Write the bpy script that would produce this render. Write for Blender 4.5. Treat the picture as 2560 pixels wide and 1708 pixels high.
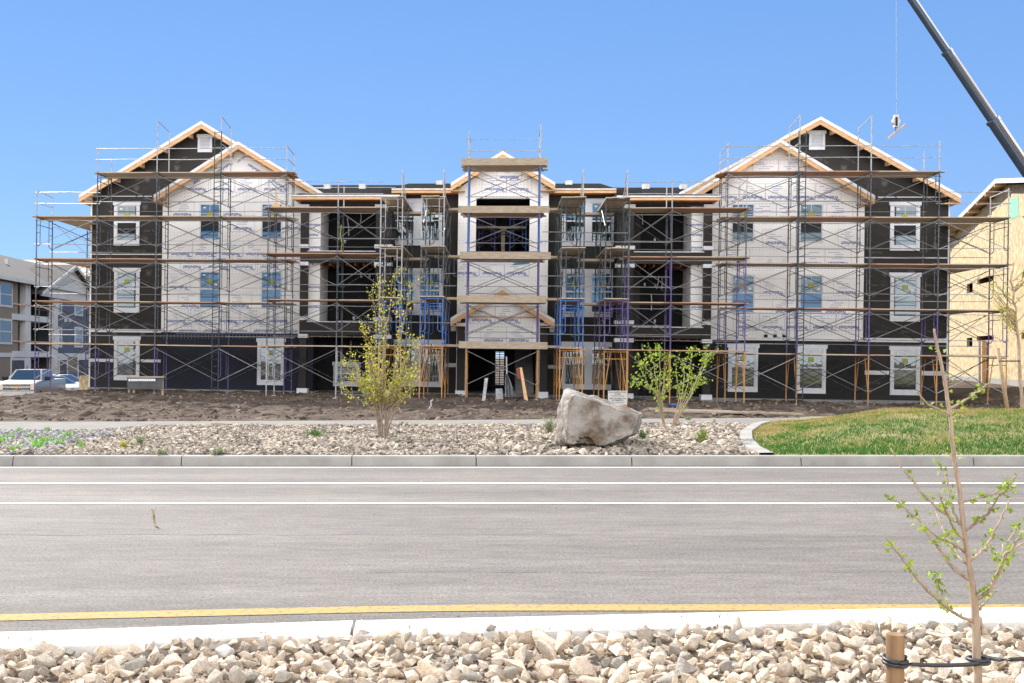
import bpy, bmesh, math, random
from mathutils import Vector, Matrix, noise
R = math.radians
rnd = random.Random(11)
for _o in list(bpy.data.objects):
    bpy.data.objects.remove(_o)
S = bpy.context.scene

# ------------------------------------------------------------------ camera
F, CX, YH, H = 2500.0, 1054.0, 895.0, 1.7      # focal length, principal column, horizon row (2560 px frame), eye height
cd = bpy.data.cameras.new('camera')
cam = bpy.data.objects.new('camera', cd)
S.collection.objects.link(cam)
cd.sensor_width = 36.0
cd.lens = 36.0 * F / 2560.0
cd.shift_x = (1280 - CX) / 2560.0
cd.shift_y = (YH - 854) / 2560.0
cd.clip_end = 6000
cam.location = (0, 0, H)
cam.rotation_euler = (R(90), 0, 0)
S.camera = cam

# ------------------------------------------------------------------ sky, sun, exposure
SUN = Vector((-0.40, 0.66, 0.60)).normalized()
elev = math.asin(SUN.z)
azim = math.atan2(SUN.x, SUN.y)                  # clockwise from +Y
w = bpy.data.worlds.new('World')
S.world = w
w.use_nodes = True
nt = w.node_tree
bg = nt.nodes['Background']
sky = nt.nodes.new('ShaderNodeTexSky')
sky.sky_type = 'NISHITA'
sky.sun_disc = False
sky.sun_elevation = elev
sky.sun_rotation = azim
sky.altitude = 1400
sky.air_density = 1.0
sky.dust_density = 0.0
sky.ozone_density = 3.0
tcw = nt.nodes.new('ShaderNodeTexCoord')
sxyz = nt.nodes.new('ShaderNodeSeparateXYZ')
nt.links.new(tcw.outputs['Generated'], sxyz.inputs[0])
wr = nt.nodes.new('ShaderNodeValToRGB')            # clear deep-blue mountain air, a little paler toward the horizon
wr.color_ramp.elements[0].position = 0.0
wr.color_ramp.elements[0].color = (.76, 1.38, 2.55, 1)
wr.color_ramp.elements[1].position = 0.45
wr.color_ramp.elements[1].color = (.38, 1.0, 2.35, 1)
nt.links.new(sxyz.outputs['Z'], wr.inputs[0])
rear = nt.nodes.new('ShaderNodeValToRGB')          # white fill added to the sky behind the camera, brightening the shaded facade
rear.color_ramp.elements[0].position = .30
rear.color_ramp.elements[0].color = (1, 1, 1, 1)
rear.color_ramp.elements[1].position = .52
rear.color_ramp.elements[1].color = (0, 0, 0, 1)
mry = nt.nodes.new('ShaderNodeMapRange')
mry.inputs[1].default_value = -1
mry.inputs[2].default_value = 1
nt.links.new(sxyz.outputs['Y'], mry.inputs[0])
nt.links.new(mry.outputs[0], rear.inputs[0])
mxr = nt.nodes.new('ShaderNodeMix')
mxr.data_type = 'RGBA'
mxr.inputs[7].default_value = (8.6, 8.4, 8.3, 1)
nt.links.new(rear.outputs[0], mxr.inputs[0])
nt.links.new(wr.outputs[0], mxr.inputs[6])
mxw = nt.nodes.new('ShaderNodeMix')
mxw.data_type = 'RGBA'
mxw.inputs[0].default_value = .88
nt.links.new(sky.outputs[0], mxw.inputs[6])
nt.links.new(mxr.outputs[2], mxw.inputs[7])
nt.links.new(mxw.outputs[2], bg.inputs[0])
bg.inputs[1].default_value = 0.10
sl = bpy.data.lights.new('sun', 'SUN')
sl.energy = 3.0
sl.angle = R(0.5)
sl.color = (1.0, 0.95, 0.87)
so = bpy.data.objects.new('sun', sl)
S.collection.objects.link(so)
so.rotation_euler = (-SUN).to_track_quat('-Z', 'Y').to_euler()
S.view_settings.view_transform = 'Standard'
S.view_settings.look = 'None'
S.view_settings.gamma = 1
S.view_settings.exposure = 1.72

# ------------------------------------------------------------------ materials
def M(name, col, rough=0.8, col2=None, scale=6.0, detail=4.0, bump=0.0, bscale=None, metal=0.0, spec=0.35,
      stretch=None, lo=0.35, hi=0.65, rand=0.0, island=False, transl=0.0, col3=None):
    m = bpy.data.materials.new(name)
    m.use_nodes = True
    n = m.node_tree.nodes
    l = m.node_tree.links
    p = n['Principled BSDF']
    p.inputs['Base Color'].default_value = (*col, 1)
    p.inputs['Roughness'].default_value = rough
    p.inputs['Metallic'].default_value = metal
    p.inputs['Specular IOR Level'].default_value = spec
    tc = n.new('ShaderNodeTexCoord')
    mp = n.new('ShaderNodeMapping')
    l.new(tc.outputs['Object'], mp.inputs[0])
    if stretch:
        mp.inputs['Scale'].default_value = stretch
    src = None
    if col2 is not None:
        nz = n.new('ShaderNodeTexNoise')
        nz.inputs['Scale'].default_value = scale
        nz.inputs['Detail'].default_value = detail
        nz.inputs['Roughness'].default_value = 0.65
        l.new(mp.outputs[0], nz.inputs[0])
        cr = n.new('ShaderNodeValToRGB')
        cr.color_ramp.elements[0].position = lo
        cr.color_ramp.elements[0].color = (*col, 1)
        cr.color_ramp.elements[1].position = hi
        cr.color_ramp.elements[1].color = (*col2, 1)
        l.new(nz.outputs[0], cr.inputs[0])
        src = cr.outputs[0]
    if rand or island:
        if island:
            g = n.new('ShaderNodeNewGeometry')
            ro = g.outputs['Random Per Island']
        else:
            g = n.new('ShaderNodeObjectInfo')
            ro = g.outputs['Random']
        r2 = n.new('ShaderNodeValToRGB')
        r2.color_ramp.elements[0].color = (*[c * (1 - rand) for c in (1, 1, 1)], 1)
        r2.color_ramp.elements[1].color = (1 + rand, 1 + rand * .95, 1 + rand * .85, 1)
        if col3 is not None:
            e = r2.color_ramp.elements.new(0.12)
            e.color = (*col3, 1)
            e2 = r2.color_ramp.elements.new(0.2)
            e2.color = (.92, .92, .92, 1)
        l.new(ro, r2.inputs[0])
        mx = n.new('ShaderNodeMix')
        mx.data_type = 'RGBA'
        mx.blend_type = 'MULTIPLY'
        mx.inputs[0].default_value = 1
        if src is not None:
            l.new(src, mx.inputs[6])
        else:
            mx.inputs[6].default_value = (*col, 1)
        l.new(r2.outputs[0], mx.inputs[7])
        src = mx.outputs[2]
    if src is not None:
        l.new(src, p.inputs['Base Color'])
    if bump:
        nb = n.new('ShaderNodeTexNoise')
        nb.inputs['Scale'].default_value = bscale or scale * 3
        nb.inputs['Detail'].default_value = 5
        l.new(mp.outputs[0], nb.inputs[0])
        b = n.new('ShaderNodeBump')
        b.inputs['Strength'].default_value = bump
        b.inputs['Distance'].default_value = 0.02
        l.new(nb.outputs[0], b.inputs['Height'])
        l.new(b.outputs[0], p.inputs['Normal'])
    if transl:
        tr = n.new('ShaderNodeBsdfTranslucent')
        if src is not None:
            l.new(src, tr.inputs[0])
        else:
            tr.inputs[0].default_value = (*col, 1)
        ms = n.new('ShaderNodeMixShader')
        ms.inputs[0].default_value = transl
        l.new(p.outputs[0], ms.inputs[1])
        l.new(tr.outputs[0], ms.inputs[2])
        l.new(ms.outputs[0], n['Material Output'].inputs[0])
    return m

def glassmat(name, tint, refl, base):
    m = bpy.data.materials.new(name)
    m.use_nodes = True
    n = m.node_tree.nodes
    l = m.node_tree.links
    p = n['Principled BSDF']
    p.inputs['Base Color'].default_value = (*base, 1)
    p.inputs['Roughness'].default_value = 0.1
    g = n.new('ShaderNodeBsdfGlossy')
    g.inputs['Color'].default_value = (*tint, 1)
    g.inputs['Roughness'].default_value = 0.015
    nz = n.new('ShaderNodeTexNoise')
    nz.inputs['Scale'].default_value = 1.6
    tc = n.new('ShaderNodeTexCoord')
    l.new(tc.outputs['Object'], nz.inputs[0])
    b = n.new('ShaderNodeBump')
    b.inputs['Strength'].default_value = 0.035
    b.inputs['Distance'].default_value = 0.05
    l.new(nz.outputs[0], b.inputs['Height'])
    l.new(b.outputs[0], g.inputs['Normal'])
    ms = n.new('ShaderNodeMixShader')
    ms.inputs[0].default_value = refl
    l.new(p.outputs[0], ms.inputs[1])
    l.new(g.outputs[0], ms.inputs[2])
    l.new(ms.outputs[0], n['Material Output'].inputs[0])
    return m

def wrapmat():
    """white house wrap: faint seams, wrinkles and rows of nail caps"""
    m = M('house_wrap', (.92, .91, .90), .6, (.84, .835, .83), .9, 5, bump=.25, bscale=3.0)
    return m

m_wrap = wrapmat()
m_wrap.name = 'house_wrap'
m_dark = M('dark_sheathing', (.020, .018, .017), .7, (.034, .030, .028), 1.6, 6, stretch=(.6, 1, 3.5), lo=.3, hi=.75, bump=.2, bscale=14)
m_lath = M('lath_covered_sheathing', (.013, .013, .015), .75, (.035, .034, .036), 9, 8, stretch=(.35, 1, 3.0), lo=.42, hi=.72, bump=.6, bscale=60)
m_navy = M('navy_sheathing', (.011, .013, .024), .75, (.021, .023, .037), 1.5, 6, lo=.3, hi=.75, bump=.3, bscale=20)
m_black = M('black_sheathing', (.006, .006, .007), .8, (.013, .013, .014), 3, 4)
m_trim = M('white_trim', (.74, .76, .80), .5, (.66, .68, .73), 3, 3)
m_lum = M('fresh_lumber', (.56, .31, .14), .7, (.70, .46, .26), 5, 6, stretch=(.6, 1, 4), bump=.15)
m_lumd = M('orange_joist', (.42, .14, .04), .7, (.55, .22, .08), 5, 6)
m_deck = M('weathered_plank', (.36, .28, .20), .8, (.50, .42, .32), 5, 6, stretch=(.5, 3, 5), bump=.3, lo=.3, hi=.7)
m_deck2 = M('pale_plank', (.27, .215, .155), .8, (.42, .35, .265), 6, 6, stretch=(.6, 2, 4), bump=.3)
m_deck3 = M('reddish_plank', (.36, .20, .13), .8, (.46, .30, .20), 5, 6, stretch=(.5, 3, 5), bump=.3)
m_shin = M('roof_shingle', (.018, .018, .020), 1.0, (.045, .044, .045), 14, 6, bump=.8, bscale=40, stretch=(1, 2, 1), spec=0)
m_rdeck = M('roof_sheathing_edge', (.80, .80, .80), .6, (.62, .60, .57), 3, 3)  # near-white puts the bright sunlit rim of the roof edges into the colour
m_steel = M('worn_steel', (.060, .070, .085), .5, (.22, .22, .22), 9, 6, metal=.35, lo=.45, hi=.75)
m_galv = M('galvanised_pipe', (.48, .49, .50), .45, (.26, .26, .27), 9, 5, metal=.25)  # lightened so pipes against the sky carry their white halo as colour
m_pipe = M('dull_pipe', (.15, .155, .165), .5, (.24, .235, .23), 9, 5, metal=.25)  # darker copy of the pipe colour, for pipes in front of the facade
m_green = M('green_black_steel', (.028, .050, .055), .5, (.12, .13, .13), 12, 6, metal=.2, lo=.5, hi=.8)
m_purple = M('purple_paint', (.085, .062, .22), .5, (.15, .13, .26), 10, 5, lo=.4, hi=.8)
m_blue = M('blue_paint', (.045, .14, .44), .5, (.10, .18, .38), 10, 5, lo=.4, hi=.8)
m_red = M('red_paint', (.30, .03, .035), .5, (.24, .10, .09), 10, 5)
m_orange = M('orange_paint', (.50, .24, .06), .5, (.36, .21, .11), 8, 5, lo=.4, hi=.75)
m_conc = M('concrete', (.33, .315, .29), .9, (.235, .22, .20), 1.6, 12, bump=.2, bscale=40)
m_found = M('foundation_concrete', (.30, .30, .30), .85, (.2, .2, .2), 2, 8, bump=.2, bscale=30)
m_kerbn = M('pale_kerb_concrete', (.66, .645, .61), .9, (.33, .24, .155), 2.6, 10, bump=.25, bscale=60, lo=.56, hi=.70, stretch=(.7, 1.5, 1))
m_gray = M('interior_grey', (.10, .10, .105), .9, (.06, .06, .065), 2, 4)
m_ink = M('blue_ink', (.03, .08, .36), .7)
m_ink2 = M('faint_blue_ink', (.34, .39, .56), .7)
m_inkd = M('grey_ink', (.10, .092, .088), .7)
m_blk = M('black_print', (.012, .012, .014), .6)
m_glass = glassmat('window_glass', (.55, .66, .74), .19, (.010, .014, .016))
m_gblue = glassmat('blue_filmed_glass', (.055, .18, .36), .25, (.02, .045, .08))
m_ggrey = glassmat('grey_filmed_glass', (.16, .23, .28), .28, (.04, .06, .07))
m_stick = M('yellow_sticker', (.36, .37, .09), .6)
m_wstick = M('white_sticker', (.75, .78, .78), .6)
m_yel = M('yellow_cord', (.55, .60, .03), .6)

def asphalt():
    m = bpy.data.materials.new('asphalt')
    m.use_nodes = True
    n = m.node_tree.nodes
    l = m.node_tree.links
    p = n['Principled BSDF']
    p.inputs['Roughness'].default_value = .85
    p.inputs['Specular IOR Level'].default_value = .3
    tc = n.new('ShaderNodeTexCoord')
    def nz(sc, det, st=None, rough=.6):
        mp = n.new('ShaderNodeMapping')
        if st:
            mp.inputs['Scale'].default_value = st
        l.new(tc.outputs['Object'], mp.inputs[0])
        t = n.new('ShaderNodeTexNoise')
        t.inputs['Scale'].default_value = sc
        t.inputs['Detail'].default_value = det
        t.inputs['Roughness'].default_value = rough
        l.new(mp.outputs[0], t.inputs[0])
        return t.outputs[0]
    def ramp(src, p0, c0, p1, c1):
        r = n.new('ShaderNodeValToRGB')
        r.color_ramp.elements[0].position = p0
        r.color_ramp.elements[0].color = (*c0, 1)
        r.color_ramp.elements[1].position = p1
        r.color_ramp.elements[1].color = (*c1, 1)
        l.new(src, r.inputs[0])
        return r.outputs[0]
    def mul(a, b):
        x = n.new('ShaderNodeMix')
        x.data_type = 'RGBA'
        x.blend_type = 'MULTIPLY'
        x.inputs[0].default_value = 1
        l.new(a, x.inputs[6])
        l.new(b, x.inputs[7])
        return x.outputs[2]
    streak = ramp(nz(1.3, 6, (.10, 1.0, 1)), .32, (.124, .114, .104), .70, (.192, .177, .161))
    grain = mul(ramp(nz(38, 6, (1, 1, 1), .9), .36, (.42, .42, .45), .64, (1.55, 1.52, 1.46)), ramp(nz(7, 6, (.35, 1.3, 1), .7), .36, (.84, .84, .86), .66, (1.16, 1.15, 1.12)))
    blot = ramp(nz(.55, 5), .3, (.90, .90, .92), .7, (1.08, 1.07, 1.05))
    spots = ramp(nz(3.1, 8, (.5, 1.6, 1), .75), .64, (1, 1, 1), .78, (1.35, 1.15, .92))
    c = mul(mul(mul(streak, grain), blot), spots)
    l.new(c, p.inputs['Base Color'])
    b = n.new('ShaderNodeBump')
    b.inputs['Strength'].default_value = .55
    b.inputs['Distance'].default_value = .012
    l.new(nz(75, 3), b.inputs['Height'])
    l.new(b.outputs[0], p.inputs['Normal'])
    return m
m_asph = asphalt()
m_wline = M('white_road_paint', (.58, .57, .55), .85, (.17, .165, .16), 20, 10, lo=.50, hi=.68, bump=.4, bscale=90)
m_yline = M('yellow_road_paint', (.38, .262, .082), .85, (.17, .145, .11), 24, 10, lo=.50, hi=.66, bump=.5, bscale=90)
m_dirt = M('dirt', (.050, .037, .028), .95, (.165, .125, .095), 1.4, 10, bump=1.0, bscale=9, lo=.35, hi=.78, spec=.1)
m_clod = M('dirt_clod', (.075, .055, .042), .95, (.21, .165, .13), 4, 4, rand=.45, island=True)
m_bedsoil = M('gritty_soil', (.34, .28, .21), .95, (.22, .17, .13), 20, 8, bump=1.0, bscale=60)
m_gravbase = M('gravel_base', (.10, .09, .08), .95, (.26, .235, .21), 22, 6, bump=1, bscale=45)  # darkened so the shade between the bed stones is in the colour
m_rock = M('limestone_rock', (.76, .64, .50), .9, (.50, .40, .30), 2.6, 12, bump=1.0, bscale=9, rand=.30, lo=.38, hi=.72, col3=(.55, .60, .66))
m_rockw = M('white_rock', (.78, .76, .72), .85, (.66, .62, .56), 7, 8, bump=.5, bscale=28)
m_rockg = M('grey_rock', (.36, .38, .40), .85, (.24, .25, .27), 9, 8, bump=.5, bscale=28)
m_rocki = M('small_limestone', (.64, .535, .415), .9, (.42, .34, .26), 14, 10, rand=.38, island=True, lo=.38, hi=.72, bump=.8, bscale=60, col3=(.5, .55, .6))
m_farrock = M('bed_stone', (.42, .36, .29), .9, (.27, .235, .195), 1.1, 6, rand=.5, island=True, lo=.35, hi=.7)
m_slate = M('slate_chip', (.155, .158, .165), .8, (.34, .335, .325), 2, 6, rand=.5, island=True)
m_bark = M('pale_bark', (.26, .185, .13), .85, (.42, .32, .235), 30, 5, bump=.5, bscale=60, stretch=(1, 1, .25))
m_bark2 = M('grey_brown_bark', (.20, .155, .115), .85, (.30, .23, .17), 12, 5)
m_leaf = M('young_leaf', (.19, .30, .022), .5, (.31, .40, .05), 4, 3, rand=.25, island=True, transl=.45)
m_leafy = M('yellow_green_leaf', (.50, .43, .045), .5, (.33, .37, .055), 2, 3, rand=.3, island=True, transl=.45)
m_leafg = M('grey_green_leaf', (.20, .25, .12), .6, (.30, .34, .20), 2, 3, rand=.3, island=True, transl=.35)
m_leafd = M('dark_green_leaf', (.07, .14, .035), .5, (.12, .2, .05), 4, 3, rand=.3, island=True, transl=.3)
m_boul = M('boulder_stone', (.125, .088, .060), .9, (.285, .262, .235), 2.6, 15, bump=1.0, bscale=12, lo=.41, hi=.57)
m_osb = M('strand_board', (.36, .26, .135), .8, (.66, .53, .33), 9, 6, stretch=(1, 1, .4), lo=.4, hi=.62, bump=.2)
m_osbg = M('green_board', (.22, .48, .34), .8)
m_brown = M('opening_lumber', (.22, .075, .03), .8)
m_beige = M('beige_siding', (.20, .165, .12), .8, (.22, .185, .14), 2, 3)
m_slatew = M('slate_blue_siding', (.075, .090, .115), .7, (.09, .105, .13), 2, 3)
m_gshin = M('grey_shingle', (.055, .052, .049), 1, (.095, .09, .085), 8, 6, bump=.5, bscale=30)
m_wpaint = M('white_paint', (.54, .53, .51), .7, (.48, .475, .46), 1, 3)
m_carw = M('white_car_paint', (.50, .50, .50), .3, spec=.6)
m_silver = M('silver_car_paint', (.33, .31, .29), .3, spec=.6, metal=.2)
m_chrome = M('chrome', (.75, .76, .78), .15, metal=.9)
m_tyre = M('tyre_rubber', (.015, .015, .015), .85)
m_cglass = glassmat('car_glass', (.55, .58, .60), .20, (.02, .03, .035))
m_lamp = M('headlight_lens', (.62, .55, .48), .25, spec=.7)
m_gold = M('gold_emblem', (.75, .42, .08), .35)
m_crane = M('dark_blue_boom_paint', (.030, .052, .085), .45, (.045, .07, .10), 1, 4, spec=.5)
m_crane_lit = M('boom_sunlit_tone', (.68, .68, .66), .45)  # sunlight on the boom's upper facet, put into the colour
m_post = M('round_post_wood', (.17, .095, .045), .85, (.32, .20, .105), 9, 6, stretch=(1, 1, .15), bump=.5, bscale=20, lo=.35, hi=.7)
m_strap = M('black_rubber_strap', (.02, .022, .026), .5, spec=.6)
m_gold2 = M('dry_stake_wood', (.40, .29, .18), .8, (.3, .21, .13), 8, 4)
m_bluet = M('blue_tarp', (.05, .18, .55), .6)
m_teal = M('teal_sheet', (.02, .28, .36), .6)
m_plast = M('plastic_film', (.42, .45, .48), .35, (.28, .30, .33), 4, 6, bump=.8, bscale=8, transl=.3)

# ------------------------------------------------------------------ mesh helpers
def link(o, parent=None):
    S.collection.objects.link(o)
    if parent is not None:
        o.parent = parent
    return o

def origin(root):
    v = Vector((0, 0, 0))
    while root is not None:
        v += Vector(root.location)
        root = root.parent
    return v

class MB:
    def __init__(s):
        s.v = []; s.f = []; s.m = []
    def quad(s, a, b, c, d, k=0):
        i = len(s.v); s.v += [a, b, c, d]; s.f.append((i, i + 1, i + 2, i + 3)); s.m.append(k)
    def ngon(s, pts, k=0):
        i = len(s.v); s.v += list(pts); s.f.append(tuple(range(i, i + len(pts)))); s.m.append(k)
    def hexa(s, p, k=0):
        """p: 8 corners, bottom ring then top ring"""
        i = len(s.v); s.v += list(p)
        for q in ((0, 3, 2, 1), (4, 5, 6, 7), (0, 1, 5, 4), (1, 2, 6, 5), (2, 3, 7, 6), (3, 0, 4, 7)):
            s.f.append(tuple(i + j for j in q)); s.m.append(k)
    def box(s, lo, hi, k=0, T=None):
        (a, b, c), (d, e, f) = lo, hi
        P_ = [(a, b, c), (d, b, c), (d, e, c), (a, e, c), (a, b, f), (d, b, f), (d, e, f), (a, e, f)]
        s.hexa([T(*q) if T else Vector(q) for q in P_], k)
    def prism(s, pts0, pts1, k=0):
        """two matching rings of world points"""
        n = len(pts0); i = len(s.v); s.v += list(pts0) + list(pts1)
        s.f.append(tuple(range(i + n - 1, i - 1, -1))); s.m.append(k)
        s.f.append(tuple(range(i + n, i + 2 * n))); s.m.append(k)
        for j in range(n):
            s.f.append((i + j, i + (j + 1) % n, i + n + (j + 1) % n, i + n + j)); s.m.append(k)
    def tube(s, pts, r, k=0, n=6, caps=True):
        pts = [Vector(p) for p in pts]
        rs = r if isinstance(r, (list, tuple)) else [r] * len(pts)
        i0 = len(s.v); up = None
        for j, p in enumerate(pts):
            d = (pts[min(j + 1, len(pts) - 1)] - pts[max(j - 1, 0)])
            if d.length < 1e-9:
                d = Vector((0, 0, 1))
            d.normalize()
            if up is None:
                up = Vector((1, 0, 0)) if abs(d.x) < .8 else Vector((0, 1, 0))
            a = d.cross(up)
            if a.length < 1e-6:
                a = d.orthogonal()
            a.normalize(); b = d.cross(a).normalized(); up = b.cross(d) * -1 if False else up
            for q in range(n):
                t = 2 * math.pi * q / n
                s.v.append(p + (a * math.cos(t) + b * math.sin(t)) * rs[j])
        for j in range(len(pts) - 1):
            for q in range(n):
                A = i0 + j * n + q; B = i0 + j * n + (q + 1) % n
                s.f.append((A, B, B + n, A + n)); s.m.append(k)
        if caps:
            s.f.append(tuple(i0 + q for q in range(n - 1, -1, -1))); s.m.append(k)
            e = i0 + (len(pts) - 1) * n
            s.f.append(tuple(e + q for q in range(n))); s.m.append(k)
    def build(s, name, mats, parent=None, smooth=False, label=None):
        if not isinstance(mats, (list, tuple)):
            mats = [mats]
        o_ = origin(parent)
        me = bpy.data.meshes.new(name)
        me.from_pydata([tuple(Vector(p) - o_) for p in s.v], [], s.f)
        for m_ in mats:
            me.materials.append(m_)
        if len(mats) > 1:
            me.polygons.foreach_set('material_index', s.m)
        if smooth:
            me.polygons.foreach_set('use_smooth', [True] * len(s.f))
        me.update()
        ob = bpy.data.objects.new(name, me)
        link(ob, parent)
        if label:
            ob['label'] = label
        return ob

def recalc(ob):
    bm = bmesh.new(); bm.from_mesh(ob.data)
    bmesh.ops.recalc_face_normals(bm, faces=bm.faces)
    bm.to_mesh(ob.data); bm.free()
    return ob

def tag(o, label=None, cat=None, group=None, kind=None):
    if label: o['label'] = label
    if cat: o['category'] = cat
    if group: o['group'] = group
    if kind: o['kind'] = kind
    return o

def empty(name, loc, label=None, cat=None, group=None):
    o = bpy.data.objects.new(name, None)
    o.empty_display_size = .3
    link(o)
    o.location = loc
    return tag(o, label, cat, group)

def copy_tree(o, parent=None):
    c = o.copy(); S.collection.objects.link(c); c.parent = parent
    for ch in [x for x in S.objects if x.parent == o]:
        copy_tree(ch, c)
    return c

# pixel (2560 x 1708 frame) to world: at distance Y, or on level z
def at(px, py, Y):
    return Vector(((px - CX) * Y / F, Y, H + (YH - py) * Y / F))
def onz(px, py, z):
    return at(px, py, (H - z) * F / (py - YH))

class Plane:
    """a vertical(ish) facade: u along it, v into the building, w up"""
    def __init__(s, O, eu, ev):
        s.O = Vector(O); s.eu = Vector(eu).normalized(); s.ev = Vector(ev).normalized()
        s.ew = s.eu.cross(s.ev).normalized()
    def P(s, u, v, w):
        return s.O + s.eu * u + s.ev * v + s.ew * w
    def uw(s, px, py, v=0.0):
        d = Vector(((px - CX) / F, 1, (YH - py) / F)); C = Vector((0, 0, H))
        t = (v - (C - s.O).dot(s.ev)) / d.dot(s.ev)
        q = C + d * t - s.O
        return q.dot(s.eu), q.dot(s.ew)
    def pp(s, px, py, v=0.0):
        u, w = s.uw(px, py, v)
        return s.P(u, v, w)
    def rect(s, x0, x1, y0, y1, v=0.0):
        """pixel rectangle (y0 top, y1 bottom) -> u0,u1,w0,w1 on plane v"""
        ym = (y0 + y1) / 2; xm = (x0 + x1) / 2
        return s.uw(x0, ym, v)[0], s.uw(x1, ym, v)[0], s.uw(xm, y1, v)[1], s.uw(xm, y0, v)[1]
    def rbox(s, mb, x0, x1, y0, y1, v0, v1, k=0):
        """box whose face at v0 covers the pixel rectangle"""
        u0, u1, w0, w1 = s.rect(x0, x1, y0, y1, v0)
        mb.box((u0, v0, w0), (u1, v1, w1), k, s.P)
        return u0, u1, w0, w1
    def ubox(s, mb, u0, u1, v0, v1, w0, w1, k=0):
        mb.box((u0, v0, w0), (u1, v1, w1), k, s.P)
    def holed(s, mb, U0, U1, W0, W1, v0, v1, holes, k=0):
        """slab with rectangular holes (u0,u1,w0,w1)"""
        us = sorted(set([U0, U1] + [h[0] for h in holes] + [h[1] for h in holes]))
        ws = sorted(set([W0, W1] + [h[2] for h in holes] + [h[3] for h in holes]))
        us = [x for x in us if U0 <= x <= U1]; ws = [x for x in ws if W0 <= x <= W1]
        def solid(i, j):
            if i < 0 or j < 0 or i >= len(us) - 1 or j >= len(ws) - 1:
                return False
            a = (us[i] + us[i + 1]) / 2; b = (ws[j] + ws[j + 1]) / 2
            return not any(h[0] < a < h[1] and h[2] < b < h[3] for h in holes)
        P = s.P
        for i in range(len(us) - 1):
            for j in range(len(ws) - 1):
                if not solid(i, j):
                    continue
                a, b, c, d = us[i], us[i + 1], ws[j], ws[j + 1]
                mb.quad(P(a, v0, c), P(b, v0, c), P(b, v0, d), P(a, v0, d), k)
                mb.quad(P(b, v1, c), P(a, v1, c), P(a, v1, d), P(b, v1, d), k)
                if not solid(i - 1, j): mb.quad(P(a, v1, c), P(a, v0, c), P(a, v0, d), P(a, v1, d), k)
                if not solid(i + 1, j): mb.quad(P(b, v0, c), P(b, v1, c), P(b, v1, d), P(b, v0, d), k)
                if not solid(i, j - 1): mb.quad(P(a, v1, c), P(b, v1, c), P(b, v0, c), P(a, v0, c), k)
                if not solid(i, j + 1): mb.quad(P(a, v0, d), P(b, v0, d), P(b, v1, d), P(a, v1, d), k)

YL, YR = F / 54.4, F / 58.4
pl = at(222, 968, YL); pr = at(2370, 1003, YR)
a_ = math.atan2(-(pr.y - pl.y), pr.x - pl.x)
th = R(0.77)
eu = Vector((math.cos(a_) * math.cos(th), -math.sin(a_) * math.cos(th), -math.sin(th)))
B = Plane(pl, eu, (math.sin(a_), math.cos(a_), 0))
WID = B.uw(2370, 800)[0]

# text meshes ------------------------------------------------------
_tc = {}
def text_mesh(s, bold=False):
    if s in _tc:
        return _tc[s]
    c = bpy.data.curves.new('t', 'FONT')
    c.body = s; c.size = 1.0; c.resolution_u = 1
    c.align_x = 'CENTER'
    if bold:
        c.offset = 0.022
    o = bpy.data.objects.new('t', c); S.collection.objects.link(o)
    bpy.context.view_layer.update()
    me = bpy.data.meshes.new_from_object(o.evaluated_get(bpy.context.evaluated_depsgraph_get()))
    vs = [tuple(x.co) for x in me.vertices]; fs = [tuple(p.vertices) for p in me.polygons]
    bpy.data.objects.remove(o); bpy.data.curves.remove(c); bpy.data.meshes.remove(me)
    _tc[s] = (vs, fs)
    return vs, fs
def put_text(mb, s, T, size, ang=0.0, k=0, bold=False, sx=1.0):
    """T(a,b) maps offsets in metres on the surface to world"""
    vs, fs = text_mesh(s, bold)
    i = len(mb.v); ca, sa = math.cos(ang) * size, math.sin(ang) * size
    for x, y, z in vs:
        x *= sx
        mb.v.append(T(x * ca - y * sa, x * sa + y * ca))
    for f in fs:
        mb.f.append(tuple(i + q for q in f)); mb.m.append(k)

# ================================================================== TERRAIN, ROAD
def lerp(a, b, t): return a + (b - a) * t
def sm(t):
    t = max(0.0, min(1.0, t)); return t * t * (3 - 2 * t)
def interp(x, pts):
    if x <= pts[0][0]: return pts[0][1]
    for (a, b), (c, d) in zip(pts, pts[1:]):
        if x <= c: return b + (d - b) * (x - a) / (c - a)
    return pts[-1][1]
def zbase(X):
    return interp(X, [(-34, -.95), (-20.6, -.87), (-18.6, -.25), (-15.2, .26), (-10, .20), (22.5, -.26), (26, .1), (32, .42), (60, .5)])
def T(X, Y):
    if Y < 15.9: return -.03
    zf = .12
    return lerp(zf, zbase(X), sm((Y - 25.5) / 14.5))
def xb(Y):      # left edge of the lawn
    return interp(Y, [(15.9, 5.6), (17, 5.75), (18.8, 6.2), (20.8, 6.85), (23, 7.8), (25.6, 9.3), (28, 12)])
def grid(name, xs, ys, zf, mat, smooth=True):
    vs = [(x, y, zf(x, y)) for y in ys for x in xs]
    n = len(xs); fs = []
    for j in range(len(ys) - 1):
        for i in range(n - 1):
            fs.append((j * n + i, j * n + i + 1, (j + 1) * n + i + 1, (j + 1) * n + i))
    me = bpy.data.meshes.new(name); me.from_pydata(vs, [], fs); me.materials.append(mat)
    me.polygons.foreach_set('use_smooth', [smooth] * len(fs)); me.update()
    return link(bpy.data.objects.new(name, me))
def rng(a, b, st):
    n = max(1, int(round((b - a) / st))); return [a + (b - a) * i / n for i in range(n + 1)]

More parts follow.
